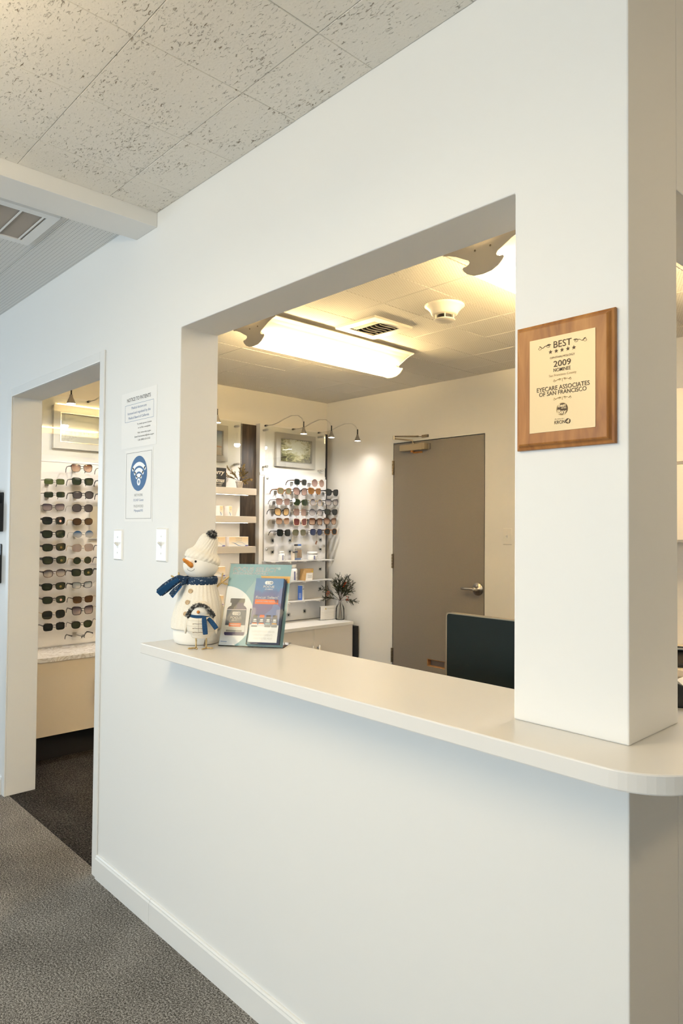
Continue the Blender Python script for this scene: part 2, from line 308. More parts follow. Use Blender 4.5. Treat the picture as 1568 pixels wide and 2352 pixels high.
LAMPW = plain('lamp white enamel', (0.88, 0.86, 0.82), 0.4, bscale=60, bstr=0.02, bdist=0.0002)
LAMPEND = plain('lamp end plate enamel', (0.70, 0.655, 0.58), 0.45, bscale=60, bstr=0.02, bdist=0.0002)

# ------------------------------------------------------------------ mesh helpers
def link(o, parent=None):
    COL.objects.link(o)
    if parent is not None: o.parent = parent
    return o
def tag(o, label, cat, group=None):
    o['label'] = label; o['category'] = cat
    if group: o['group'] = group
    return o
def thing(name, label, cat, loc=(0, 0, 0), rz=0.0, group=None, rx=0.0, ry=0.0):
    o = bpy.data.objects.new(name, None); o.empty_display_size = 0.05
    o.location = loc; o.rotation_euler = (rx, ry, rz); COL.objects.link(o); return tag(o, label, cat, group)
def obj(name, bm, mat, parent=None, smooth=False, loc=None, bevel=0.0):
    me = bpy.data.meshes.new(name)
    if smooth:
        for f in bm.faces: f.smooth = True
    bm.normal_update(); bm.to_mesh(me); bm.free()
    for mm in (mat if isinstance(mat, (list, tuple)) else [mat]): me.materials.append(mm)
    o = bpy.data.objects.new(name, me); link(o, parent)
    if loc: o.location = loc
    if bevel:
        mo = o.modifiers.new('bevel', 'BEVEL'); mo.width = bevel; mo.segments = 2; mo.limit_method = 'ANGLE'; mo.angle_limit = 0.6
    return o
def struct(name, bm, mat, smooth=False, bevel=0.0):
    o = obj(name, bm, mat, None, smooth, None, bevel); o['kind'] = 'structure'; return o
def share(name, o, parent, loc=None, rot=None):
    c = o.copy(); c.name = name; COL.objects.link(c); c.parent = parent
    if loc is not None: c.location = loc
    if rot is not None: c.rotation_euler = rot
    return c
def B(): return bmesh.new()
def box(bm, x0, x1, y0, y1, z0, z1, mi=0):
    v = [bm.verts.new(p) for p in ((x0, y0, z0), (x1, y0, z0), (x1, y1, z0), (x0, y1, z0), (x0, y0, z1), (x1, y0, z1), (x1, y1, z1), (x0, y1, z1))]
    for q in ((0, 3, 2, 1), (4, 5, 6, 7), (0, 1, 5, 4), (1, 2, 6, 5), (2, 3, 7, 6), (3, 0, 4, 7)):
        f = bm.faces.new([v[i] for i in q]); f.material_index = mi
    return bm
def bbox(x0, x1, y0, y1, z0, z1): return box(B(), x0, x1, y0, y1, z0, z1)
def frame_from(d):
    d = Vector(d).normalized(); a = Vector((0, 0, 1)) if abs(d.z) < 0.9 else Vector((1, 0, 0))
    u = d.cross(a).normalized(); return u, d.cross(u).normalized()
def tube(bm, pts, r, n=8, caps=True, mi=0):
    """round tube along a path; r is one radius or one per point"""
    pts = [Vector(p) for p in pts]; rs = r if isinstance(r, (list, tuple)) else [r]*len(pts)
    rings = []; pu = None
    for i, p in enumerate(pts):
        d = (pts[min(i+1, len(pts)-1)]-pts[max(i-1, 0)])
        u, w = frame_from(d)
        if pu is not None:
            dn = d.normalized(); u = (pu-dn*pu.dot(dn))
            u = u.normalized() if u.length > 1e-6 else frame_from(d)[0]; w = dn.cross(u)
        pu = u
        rings.append([bm.verts.new(p+(u*math.cos(2*PI*k/n)+w*math.sin(2*PI*k/n))*rs[i]) for k in range(n)])
    for a, b in zip(rings, rings[1:]):
        for k in range(n):
            f = bm.faces.new((a[k], a[(k+1) % n], b[(k+1) % n], b[k])); f.material_index = mi
    if caps:
        for rr in (rings[0][::-1], rings[-1]):
            f = bm.faces.new(rr); f.material_index = mi
    return bm
def lathe(bm, prof, c=(0, 0, 0), n=24, mi=0, sx=1.0, sy=1.0):
    """prof: list of (radius, z)"""
    rings = []
    for r, z in prof:
        if r < 1e-6: rings.append([bm.verts.new((c[0], c[1], c[2]+z))])
        else: rings.append([bm.verts.new((c[0]+sx*r*math.cos(2*PI*k/n), c[1]+sy*r*math.sin(2*PI*k/n), c[2]+z)) for k in range(n)])
    for a, b in zip(rings, rings[1:]):
        for k in range(n):
            k2 = (k+1) % n
            q = [a[0], b[k2], b[k]] if len(a) == 1 else ([a[k], a[k2], b[0]] if len(b) == 1 else [a[k], a[k2], b[k2], b[k]])
            if len(a) == 1 and len(b) == 1: continue
            f = bm.faces.new(q); f.material_index = mi
    for rr in ((rings[0][::-1] if len(rings[0]) > 1 else None), (rings[-1] if len(rings[-1]) > 1 else None)):
        if rr: bm.faces.new(rr).material_index = mi
    return bm
def ball(bm, c, r, n=12, sz=1.0):
    k = max(4, n//2)
    return lathe(bm, [(r*math.sin(PI*i/k), -sz*r*math.cos(PI*i/k)) for i in range(k+1)], c, n)
def plate(bm, pts, y0, y1, mi=0):
    """polygon given in (x,z), from y0 (front, faces -y) to y1"""
    a = [bm.verts.new((x, y0, z)) for x, z in pts]; b = [bm.verts.new((x, y1, z)) for x, z in pts]
    n = len(pts); fs = [bm.faces.new(a), bm.faces.new(b[::-1])]
    for i in range(n): fs.append(bm.faces.new((a[(i+1) % n], a[i], b[i], b[(i+1) % n])))
    for f in fs: f.material_index = mi
    bmesh.ops.recalc_face_normals(bm, faces=fs); return bm
def slab(bm, pts, z0, z1):
    """polygon given in (x,y), from z0 to z1"""
    a = [bm.verts.new((x, y, z0)) for x, y in pts]; b = [bm.verts.new((x, y, z1)) for x, y in pts]
    n = len(pts); fs = [bm.faces.new(a[::-1]), bm.faces.new(b)]
    for i in range(n): fs.append(bm.faces.new((a[i], a[(i+1) % n], b[(i+1) % n], b[i])))
    bmesh.ops.recalc_face_normals(bm, faces=fs); return bm
def cells(xs, ys, zs, solid):
    """watertight wall from a grid of cells; solid(i,j,k) says which cells are there"""
    bm = B(); vs = {}
    def V(i, j, k):
        if (i, j, k) not in vs: vs[(i, j, k)] = bm.verts.new((xs[i], ys[j], zs[k]))
        return vs[(i, j, k)]
    nx, ny, nz = len(xs)-1, len(ys)-1, len(zs)-1
    S = lambda i, j, k: 0 <= i < nx and 0 <= j < ny and 0 <= k < nz and solid(i, j, k)
    for i in range(nx):
        for j in range(ny):
            for k in range(nz):
                if not S(i, j, k): continue
                if not S(i-1, j, k): bm.faces.new((V(i, j, k), V(i, j, k+1), V(i, j+1, k+1), V(i, j+1, k)))
                if not S(i+1, j, k): bm.faces.new((V(i+1, j, k), V(i+1, j+1, k), V(i+1, j+1, k+1), V(i+1, j, k+1)))
                if not S(i, j-1, k): bm.faces.new((V(i, j, k), V(i+1, j, k), V(i+1, j, k+1), V(i, j, k+1)))
                if not S(i, j+1, k): bm.faces.new((V(i, j+1, k), V(i, j+1, k+1), V(i+1, j+1, k+1), V(i+1, j+1, k)))
                if not S(i, j, k-1): bm.faces.new((V(i, j, k), V(i, j+1, k), V(i+1, j+1, k), V(i+1, j, k)))
                if not S(i, j, k+1): bm.faces.new((V(i, j, k+1), V(i+1, j, k+1), V(i+1, j+1, k+1), V(i, j+1, k+1)))
    bmesh.ops.dissolve_limit(bm, angle_limit=0.01, verts=bm.verts, edges=bm.edges); return bm
def ring_frame(bm, x0, x1, z0, z1, w, y0, y1):
    """rectangular picture-frame border, w wide, in the xz plane"""
    o = [(x0, z0), (x1, z0), (x1, z1), (x0, z1)]; i = [(x0+w, z0+w), (x1-w, z0+w), (x1-w, z1-w), (x0+w, z1-w)]
    for k in range(4):
        k2 = (k+1) % 4; plate(bm, [o[k], o[k2], i[k2], i[k]], y0, y1)
    return bm
def rrect(x0, x1, z0, z1, r, n=5):
    P = []
    for cx, cz, a0 in ((x1-r, z1-r, 0), (x0+r, z1-r, PI/2), (x0+r, z0+r, PI), (x1-r, z0+r, 1.5*PI)):
        P += [(cx+r*math.cos(a0+PI/2*i/n), cz+r*math.sin(a0+PI/2*i/n)) for i in range(n+1)]
    return P
def circ(cx, cz, r, n=24, rz=None): return [(cx+r*math.cos(2*PI*i/n), cz+(rz or r)*math.sin(2*PI*i/n)) for i in range(n)]
_H = {}
def text_mesh(body, bold=0.0, shear=0.0):
    cu = bpy.data.curves.new('t', 'FONT'); cu.body = body; cu.size = 1.0; cu.offset = bold; cu.shear = shear; cu.resolution_u = 3; cu.extrude = 0.0; cu.fill_mode = 'FRONT'
    ob = bpy.data.objects.new('t', cu); me = bpy.data.meshes.new_from_object(ob)
    bpy.data.objects.remove(ob); bpy.data.curves.remove(cu); return me
def text(parent, body, x0, x1, z, h, mat, y=-0.0006, bold=0.0, shear=0.0, name='lettering', slope=0.0, fat=0.0):
    """flat lettering in the xz plane of its parent, from x0 to x1, cap height h, baseline z"""
    if bold not in _H:
        hm = text_mesh('H', bold); _H[bold] = max(v.co.y for v in hm.vertices); bpy.data.meshes.remove(hm)
    me = text_mesh(body, bold, shear)
    xs = [v.co.x for v in me.vertices]; a, b = min(xs), max(xs); sx = (x1-x0)/(b-a); sz = h/_H[bold]
    for v in me.vertices:
        X = x0+(v.co.x-a)*sx; v.co = Vector((X, y, z+v.co.y*sz+(X-x0)*slope))
    if fat:
        bm = B(); bm.from_mesh(me); base = list(bm.verts)+list(bm.edges)+list(bm.faces); f = fat*h
        for dx, dz in ((f, 0), (-f, 0), (0, f), (0, -f)):
            r = bmesh.ops.duplicate(bm, geom=base); bmesh.ops.translate(bm, vec=(dx, 0, dz), verts=[g for g in r['geom'] if isinstance(g, bmesh.types.BMVert)])
        bm.to_mesh(me); bm.free()
    me.materials.append(mat); o = bpy.data.objects.new(name, me); link(o, parent); return o
def ribbon(bm, pts, widths, thick, up=(0, 0, 1)):
    """flat strip along a path; width runs along the given directions"""
    pts = [Vector(p) for p in pts]; R = []
    for i, p in enumerate(pts):
        d = (pts[min(i+1, len(pts)-1)]-pts[max(i-1, 0)]).normalized()
        w = Vector(up[i] if isinstance(up, list) else up); w = (w-d*w.dot(d)).normalized(); t = d.cross(w)
        ww = widths[i] if isinstance(widths, list) else widths
        R.append([bm.verts.new(p+w*ww/2*a+t*thick/2*b) for a, b in ((-1, -1), (1, -1), (1, 1), (-1, 1))])
    for a, b in zip(R, R[1:]):
        for k in range(4): bm.faces.new((a[k], a[(k+1) % 4], b[(k+1) % 4], b[k]))
    bm.faces.new(R[0][::-1]); bm.faces.new(R[-1]); return bm

# ------------------------------------------------------------------ the setting
XD0, XD1, ZD = -3.258, -2.187, 2.075          # doorway
XO0, XO1, ZH, ZK = -1.555, -0.234, 2.087, 1.021  # reception opening and counter height
T, TP, YB, XL, ZR, ZC = 0.151, 0.219, 2.887, -4.01, 2.512, 2.543
ZU = ZK-0.034
struct('floor', slab(B(), [(-6.5, -4.2), (2.6, -4.2), (2.6, 3.0), (-0.02, 3.0), (-0.02, 0.02), (-6.5, 0.02)], -0.06, 0.0), CARPET1)
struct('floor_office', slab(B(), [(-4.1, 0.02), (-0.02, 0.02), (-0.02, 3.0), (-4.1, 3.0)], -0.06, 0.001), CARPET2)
def sol_front(i, j, k):
    if j == 1: return i == 4 and k != 1
    if i == 1: return k >= 3
    if i == 3: return k == 0 or k >= 4
    if i == 4: return k != 1
    return True
wall_front = struct('wall_front', cells([-6.5, XD0, XD1, XO0, XO1, 0.0], [0.0, T, TP], [0.0, ZU, ZK, ZD, ZH, 2.62], sol_front), PAINT, bevel=0.003)
struct('wall_right', cells([-0.15, 0.0], [TP, 2.2, YB], [0.0, ZU, ZK, ZH, 2.62], lambda i, j, k: j == 1 and k != 1 or k in (0, 3)), PAINT, bevel=0.003)
struct('wall_back', cells([XL, -3.211, -2.328, 0.0], [YB, YB+0.06, YB+0.12], [0.0, 2.087, 2.62], lambda i, j, k: not (i == 1 and j == 0 and k == 0)), WARMPAINT)
struct('wall_left', bbox(XL-0.1, XL, T, YB+0.12, 0, 2.62), WARMPAINT)
struct('wall_east', bbox(2.6, 2.7, -4.2, 3.1, 0, 2.62), PAINT)
struct('wall_corridor', bbox(0.0, 2.6, 3.0, 3.1, 0, 2.62), PAINT)
struct('wall_south', cells([-6.5, -2.3, 0.7, 2.6], [-4.32, -4.2], [0, 0.6, 2.3, 2.62], lambda i, j, k: not (i == 1 and k == 1)), PAINT)
struct('wall_west', cells([-6.62, -6.5], [-4.2, -3.6, -1.2, 0.15], [0, 0.6, 2.3, 2.62], lambda i, j, k: not (j == 1 and k == 1)), PAINT)
w1 = struct('window_1', ring_frame(B(), -2.3, 0.7, 0.6, 2.3, 0.05, -4.30, -4.25), TRIM)
obj('pane', bbox(-2.26, 0.66, -4.28, -4.275, 0.64, 2.26), GLASS, w1)
bm = B(); tmp = ring_frame(B(), -3.6, -1.2, 0.6, 2.3, 0.05, 0, 0.05)
w2 = struct('window_2', tmp, TRIM); w2.rotation_euler = (0, 0, PI/2); w2.location = (-6.55, 0, 0)
obj('pane', bbox(-3.56, -1.24, 0.02, 0.025, 0.64, 2.26), GLASS, w2); bm.free()

# ceilings: backing slabs, then tile by tile
ceil1 = struct('ceiling', cells([-1.735, 0.0, 2.6], [-4.2, 0.0, 3.0], [ZC+0.012, 2.62], lambda i, j, k: i == 1 or j == 0), FISSURE)
tl = {}
xs = [-1.735, -1.551]+[-1.551+0.303*k for k in range(1, 8)]
ys = [0.0, -0.18]+[-0.18-0.305*k for k in range(1, 6)]
for i in range(len(xs)-1):
    for j in range(len(ys)-1):
        a, b, c, d = xs[i]+0.0004, xs[i+1]-0.0004, ys[j+1]+0.0004, ys[j]-0.0004
        key = (round(b-a, 3), round(d-c, 3))
        if key not in tl:
            w, h = (b-a)/2, (d-c)/2; e = 0.0014; bm = B()
            lo = [bm.verts.new(p) for p in ((-w+e, -h+e, 0), (w-e, -h+e, 0), (w-e, h-e, 0), (-w+e, h-e, 0))]
            md = [bm.verts.new(p) for p in ((-w, -h, e), (w, -h, e), (w, h, e), (-w, h, e))]
            hi = [bm.verts.new(p) for p in ((-w, -h, 0.0125), (w, -h, 0.0125), (w, h, 0.0125), (-w, h, 0.0125))]
            bm.faces.new(lo[::-1]); bm.faces.new(hi)
            for A, C in ((lo, md), (md, hi)):
                for q in range(4): bm.faces.new((A[q], A[(q+1) % 4], C[(q+1) % 4], C[q]))
            tl[key] = obj('ceiling_tile', bm, FISSURE, ceil1); t = tl[key]
        else: t = share('ceiling_tile', tl[key], ceil1)
        t.location = ((a+b)/2, (c+d)/2, ZC-random.uniform(0, 0.0012)); t.rotation_euler = (random.uniform(-.0015, .0015), random.uniform(-.0015, .0015), 0)
beam = struct('trim_ceiling_beam', bbox(-1.893, -1.735, -4.2, 0.0, 2.49, 2.62), PAINT, bevel=0.002)
ZP = 2.556
ceil2 = struct('ceiling_low', bbox(-6.5, -1.893, -4.2, 0.0, ZP+0.010, 2.62), PERF)
px = [-1.893, -2.66, -3.27, -3.88, -4.49, -5.1]; py = [0.0, -0.202, -0.812, -1.422]
for i in range(len(px)-1):
    for j in range(len(py)-1):
        obj('ceiling_panel', bbox(px[i+1]+0.001, px[i]-0.001, py[j+1]+0.001, py[j]-0.001, ZP, ZP+0.0105), PERF, ceil2)
ceil3 = struct('ceiling_office', bbox(XL, -0.0, T, YB, ZR+0.012, 2.62), PINTILE)
ox = [-0.002]+[-0.295-0.2975*k for k in range(0, 13)]; ox = [x for x in ox if x > XL+0.03]+[XL+0.001]
oy = [YB-0.001, 2.6815, 2.394, 2.1065, 1.819, 1.5315, 1.244, 0.9565, 0.669, 0.3815, T+0.001]
tl = {}
for i in range(len(ox)-1):
    for j in range(len(oy)-1):
        w, h = (ox[i]-ox[i+1])/2-0.0006, (oy[j]-oy[j+1])/2-0.0006; key = (round(w, 3), round(h, 3))
        if key not in tl:
            e = 0.002; bm = B()
            lo = [bm.verts.new(p) for p in ((-w+e, -h+e, 0), (w-e, -h+e, 0), (w-e, h-e, 0), (-w+e, h-e, 0))]
            hi = [bm.verts.new(p) for p in ((-w, -h, 0.0125), (w, -h, 0.0125), (w, h, 0.0125), (-w, h, 0.0125))]
            md = [bm.verts.new(p) for p in ((-w, -h, e), (w, -h, e), (w, h, e), (-w, h, e))]
            bm.faces.new(lo[::-1]); bm.faces.new(hi)
            for A, C in ((lo, md), (md, hi)):
                for q in range(4): bm.faces.new((A[q], A[(q+1) % 4], C[(q+1) % 4], C[q]))
            tl[key] = obj('ceiling_tile', bm, PINTILE, ceil3); t = tl[key]
        else: t = share('ceiling_tile', tl[key], ceil3)
        t.location = ((ox[i]+ox[i+1])/2, (oy[j]+oy[j+1])/2, ZR-random.uniform(0, 0.0015))
        t.rotation_euler = (random.uniform(-.003, .003), random.uniform(-.003, .003), 0)

# door casing, baseboards
bm = B(); c = 0.042
for a, b, z0, z1 in ((XD0-c, XD0, 0, ZD+c), (XD1, XD1+c, 0, ZD+c), (XD0, XD1, ZD, ZD+c)): box(bm, a, b, -0.007, 0, z0, z1)
struct('trim_1', bm, TRIM, bevel=0.002)
def baseboard(name, x0, x1, rz=0.0, loc=(0, 0, 0), joints=()):
    o = None; prof = [(0.0, 0.0), (-0.012, 0.0), (-0.012, 0.078), (-0.009, 0.084), (-0.009, 0.088), (-0.005, 0.092), (0.0, 0.092)]
    ends = [x0]+list(joints)+[x1]
    for a, b in zip(ends, ends[1:]):
        bm = B(); A = [bm.verts.new((a+0.0006, y, z)) for y, z in prof]; Cc = [bm.verts.new((b-0.0006, y, z)) for y, z in prof]; n = len(prof)
        fs = [bm.faces.new(A), bm.faces.new(Cc[::-1])]+[bm.faces.new((A[i], Cc[i], Cc[(i+1) % n], A[(i+1) % n])) for i in range(n)]
        bmesh.ops.recalc_face_normals(bm, faces=fs)
        if o is None: o = struct(name, bm, TRIM); o.rotation_euler = (0, 0, rz); o.location = loc
        else: obj('board', bm, TRIM, o)
baseboard('baseboard_front', XD1+c+0.001, 0.012, joints=(-1.70,))
baseboard('baseboard_left', -6.5, XD0-c-0.001)
baseboard('baseboard_right', 0.0, 3.0, PI/2, (0.0, 0.0, 0.0))

# counter: L-shaped laminate top with rounded outer corner
pts = [(XO0+0.001, -0.135)]
cx, cy, r = 0.138-0.125, -0.135+0.125, 0.125
pts += [(cx+r*math.cos(a), cy+r*math.sin(a)) for a in [(-PI/2+PI/2*i/14) for i in range(15)]]
pts += [(0.138, 2.19), (-0.165, 2.19), (-0.165, 0.228), (XO0+0.001, 0.228)]
ct = obj('reception_countertop', slab(B(), pts, ZU+0.0005, ZK), LAM, bevel=0.003)
tag(ct, 'long white laminate reception countertop with rounded outer corner under the opening', 'countertop')

# back door with hardware
bm = cells([-3.205, -2.851, -2.679, -2.334], [YB+0.001, YB+0.045], [0.006, 0.358, 0.415, 2.081], lambda i, j, k: not (i == 1 and k == 1))
door = struct('door_1', bm, DOORG)
obj('cutout_lining', ring_frame(B(), -2.853, -2.677, 0.356, 0.417, 0.007, YB+0.004, YB+0.045), RAWWOOD, door)
obj('cutout_back', bbox(-2.851, -2.679, YB+0.040, YB+0.044, 0.358, 0.415), DOORG, door)
for z0, z1 in ((1.832, 1.948), (1.085, 1.20), (0.337, 0.451)):
    bm = B(); h = (z1-z0)/5
    for k in range(5): lathe(bm, [(0.0075, 0.001), (0.0075, h-0.001)], (-3.209, YB-0.006, z0+k*h), 10)
    hg = obj('hinge', bm, BRASSY, door)
    obj('hinge_leaf', bbox(-3.2085, -3.198, YB-0.003, YB+0.001, z0, z1), BRASSY, hg)
bm = B(); lathe(bm, [(0.0, 0), (0.046, 0), (0.046, 0.004), (0.040, 0.010), (0.018, 0.013), (0.016, 0.045), (0.012, 0.052), (0, 0.052)], n=28)
lv = obj('door_lever', bm, SATIN, door, True); lv.location = (-2.385, YB, 0.975); lv.rotation_euler = (PI/2, 0, 0)
bm = B(); tube(bm, [(-0.002, 0, 0.042), (-0.03, 0, 0.046), (-0.075, 0.0, 0.045), (-0.118, -0.002, 0.040)], [0.0095, 0.0085, 0.008, 0.0075], 10); obj('lever', bm, SATIN, lv, True)
bm = B(); lathe(bm, [(0.0055, 0.05), (0.0055, 0.056), (0.003, 0.057), (0, 0.057)], n=12); obj('key_cylinder', bm, STEEL, lv)
# closer
bm = B(); plate(bm, rrect(-3.098, -2.845, 2.010, 2.058, 0.006, 3), YB-0.052, YB+0.001)
cl = obj('door_closer', bm, CLOSER, door, bevel=0.002)
obj('cover_cap', bbox(-2.895, -2.868, YB-0.054, YB-0.03, 2.008, 2.060), CLOSER, cl)
bm = B(); plate(bm, rrect(-2.842, -2.826, 2.012, 2.056, 0.003, 3), YB-0.012, YB); obj('valve_plate', bm, SATIN, cl)
bm = B(); plate(bm, rrect(-3.0, -2.905, 1.990, 2.004, 0.004, 3), YB-0.006, YB); lathe(bm, [(0.014, 0), (0.014, 0.014)], (-2.985, YB-0.03, 1.996), 14); obj('rust_bracket', bm, RUST, cl)
bm = B(); box(bm, -2.995, -2.965, YB-0.038, YB-0.014, 2.057, 2.068); tube(bm, [(-2.98, YB-0.026, 2.06), (-2.985, YB-0.03, 2.088), (-3.10, YB-0.115, 2.105)], 0.007, 8); obj('main_arm', bm, CLOSER, cl, True)
bm = B(); lathe(bm, [(0.009, -0.008), (0.009, 0.022)], (-3.10, YB-0.115, 2.105), 12); obj('elbow', bm, SATIN, cl)
bm = B(); tube(bm, [(-3.10, YB-0.115, 2.122), (-2.93, YB-0.02, 2.117)], 0.006, 8); tube(bm, [(-2.93, YB-0.02, 2.117), (-2.90, YB-0.008, 2.113)], 0.003, 6); obj('fore_arm', bm, BRASSY, cl, True)
bm = B(); box(bm, -2.905, -2.845, YB-0.012, YB, 2.106, 2.126); obj('wall_shoe', bm, BRASSY, cl)

# ------------------------------------------------------------------ fluorescent lamps
def fluor(name, label, cx, y0, y1, ztop, group=None, rz=0.0, loc=None):
    """suspended fluorescent: curved reflector wings, basket diffuser, two tubes, scrolled end plates"""
    t = thing(name, label, 'ceiling light', loc or (cx, y0, ztop), rz, group); L = y1-y0
    wing = [(0.185, -0.004), (0.160, -0.010), (0.130, -0.022), (0.100, -0.038), (0.075, -0.052), (0.058, -0.060)]
    bask = [(0.092, -0.083), (0.080, -0.098), (0.060, -0.112), (0.035, -0.121), (0.0, -0.125)]
    for s in (-1, 1):
        bm = B(); A = [bm.verts.new((s*x, 0.002, z)) for x, z in wing+[(0.050, -0.050), (0.05, 0.0), (0.185, 0.0)]]
        C = [bm.verts.new((v.co.x, L-0.002, v.co.z)) for v in A]; n = len(A)
        fs = [bm.faces.new((A[i], A[(i+1) % n], C[(i+1) % n], C[i])) for i in range(n)]
        bmesh.ops.recalc_face_normals(bm, faces=fs); obj('reflector_wing', bm, LAMPW, t, False)
    prof = [(-x, z) for x, z in bask]+[(x, z) for x, z in bask[::-1][1:]]
    bm = B(); A = [bm.verts.new((x, 0.003, z)) for x, z in prof]; C = [bm.verts.new((x, L-0.003, z)) for x, z in prof]
    for i in range(len(A)-1): bm.faces.new((A[i], A[i+1], C[i+1], C[i]))
    obj('basket_diffuser', bm, LAMPDIFF, t, True)
    for s in (-1, 1):
        bm = B(); tube(bm, [(s*0.043, 0.05, -0.078), (s*0.043, L-0.05, -0.078)], 0.0125, 10)
        tb = obj('tube', bm, TUBEM, t, True)
        for yy in (0.008, L-0.026): obj('lamp_holder', bbox(s*0.043-0.012, s*0.043+0.012, yy, yy+0.018, -0.092, -0.045), LAMPW, t)
    half = [(0.0, -0.128), (0.04, -0.124), (0.07, -0.111), (0.088, -0.095), (0.094, -0.085), (0.090, -0.079), (0.076, -0.079), (0.064, -0.074), (0.060, -0.067), (0.066, -0.058), (0.09, -0.046), (0.125, -0.027), (0.160, -0.014), (0.188, -0.008), (0.188, 0.0)]
    out = half+[(-x, z) for x, z in half[::-1][:-1]]
    for yy in (0.0, L):
        e = obj('end_plate', plate(B(), out, yy-0.0015, yy+0.0015), LAMPEND, t)
        for s in (-1, 1): obj('rivet', tube(B(), [(s*0.035, yy-0.003, -0.028), (s*0.035, yy+0.003, -0.028)], 0.004, 8), BRASSY, e)
    for yy in (0.25, L-0.25): obj('ceiling_spacer', bbox(-0.03, 0.03, yy-0.03, yy+0.03, 0.0, 0.0145), LAMPW, t)
    return t
fluor('fluorescent_light', 'long lit fluorescent ceiling lamp with scrolled end plate left of the air vent', -2.457, 0.957, 2.045, 2.498)
fluor('fluorescent_light', 'lit fluorescent ceiling lamp cut off by the right edge of the opening', -0.989, 0.957, 2.045, 2.498)
def opal(label, x, y, L, drop=0.0, lm=None):
    t = thing('opal_light', label, 'ceiling light', (x, y, ZC-drop), 0.0)
    obj('base_tray', bbox(-0.05, 0.05, -L/2, L/2, -0.012, -0.0012), LAMPW, t)
    prof = [(-0.13, -0.0125), (-0.135, -0.05), (-0.115, -0.082), (-0.06, -0.095), (0.06, -0.095), (0.115, -0.082), (0.135, -0.05), (0.13, -0.0125)]
    bm = B(); A = [bm.verts.new((a, -L/2+0.01, z)) for a, z in prof]; C = [bm.verts.new((a, L/2-0.01, z)) for a, z in prof]; n = len(prof)
    fs = [bm.faces.new(A), bm.faces.new(C[::-1])]+[bm.faces.new((A[k], C[k], C[(k+1) % n], A[(k+1) % n])) for k in range(n)]
    bmesh.ops.recalc_face_normals(bm, faces=fs); obj('opal_lens', bm, lm or OPALM, t)
    if drop:
        for yy in (-L/2+0.15, L/2-0.15): obj('hanger_rod', tube(B(), [(0, yy, -0.002), (0, yy, drop-0.001)], 0.004, 8), STEEL, t)
opal('opal ceiling light over the waiting side near the beam, out of the picture', -0.88, -1.66, 1.2, 0.25)
opal('added opal fill light over the side corridor right of the pillar, out of the picture', 1.35, 0.9, 1.2, 0.0, OPALFILL)  # second one is an added lamp, warm fill for the pillar's side face

lp = thing('fill_light_panel', 'added fill light panel over the right end of the office, out of the picture', 'ceiling light', (-0.33, 1.35, ZR))  # added lamp: neutral fill to brighten the lower office
obj('panel_frame', ring_frame(B(), -0.16, 0.16, -0.51, 0.51, 0.012, -0.0145, -0.0025), LAMPW, lp).rotation_euler = (PI/2, 0, 0)
obj('panel_lens', bbox(-0.148, 0.148, -0.498, 0.498, -0.0105, -0.0030), FILLPAN, lp)

# ------------------------------------------------------------------ ceiling fittings
t = thing('air_vent', 'square cream ceiling air diffuser with curved blades beside the lamp', 'vent', (-2.09, 1.50, ZR))
obj('flange', None or (lambda bm: (ring_frame(bm, -0.15, 0.15, -0.15, 0.15, 0.052, -0.0125, 0), bm)[1])(B()), PLASTC, t).rotation_euler = (PI/2, 0, 0)
for o in t.children: o.location = (0, 0, -0.0005)
obj('duct_box', ring_frame(B(), -0.097, 0.097, -0.097, 0.097, 0.003, -0.009, 0.009), BLACK, t).rotation_euler = (PI/2, 0, 0)
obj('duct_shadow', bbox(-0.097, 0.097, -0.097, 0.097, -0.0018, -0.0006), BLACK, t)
for k in range(4):
    bm = B(); box(bm, -0.094, 0.094, -0.092+k*0.014, -0.090+k*0.014, -0.010, -0.002); obj('straight_blade', bm, PLASTC, t)
for k in range(6):
    x = -0.088+k*0.033; bm = B()
    ribbon(bm, [(x, -0.034, -0.011), (x+0.004, 0.0, -0.013), (x+0.012, 0.035, -0.013), (x+0.010, 0.065, -0.012), (x+0.002, 0.092, -0.010)], 0.017, 0.0015, (0.75, 0, -0.6)); obj('curved_blade', bm, PLASTC, t, True)
t = thing('smoke_detector', 'round cream smoke detector on the office ceiling right of the air vent', 'detector', (-1.593, 1.49, ZR))
bm = B(); lathe(bm, [(0.098, 0.0), (0.099, -0.004), (0.088, -0.012), (0.072, -0.030), (0.064, -0.046), (0.055, -0.050), (0.0, -0.050)][::-1], n=36); obj('base', bm, PLASTC, t, True)
bm = B(); lathe(bm, [(0.0, -0.076), (0.050, -0.076), (0.053, -0.073), (0.050, -0.070), (0.0, -0.070)], n=32); obj('sensor_disc', bm, PLASTC, t, True)
bm = B(); lathe(bm, [(0.036, -0.071), (0.036, -0.049)], n=24); obj('sensor_core', bm, BLACK, t)
for k in range(5):
    a = 2*PI*k/5+0.4; bm = B(); tube(bm, [(0.046*math.cos(a), 0.046*math.sin(a), -0.073), (0.046*math.cos(a), 0.046*math.sin(a), -0.047)], 0.003, 6); obj('post', bm, PLASTC, t)
for k in range(3):
    a = 2*PI*k/3+1.2; bm = B(); ball(bm, (0.092*math.cos(a), 0.092*math.sin(a), -0.008), 0.003, 6); obj('screw', bm, PLASTS, t)
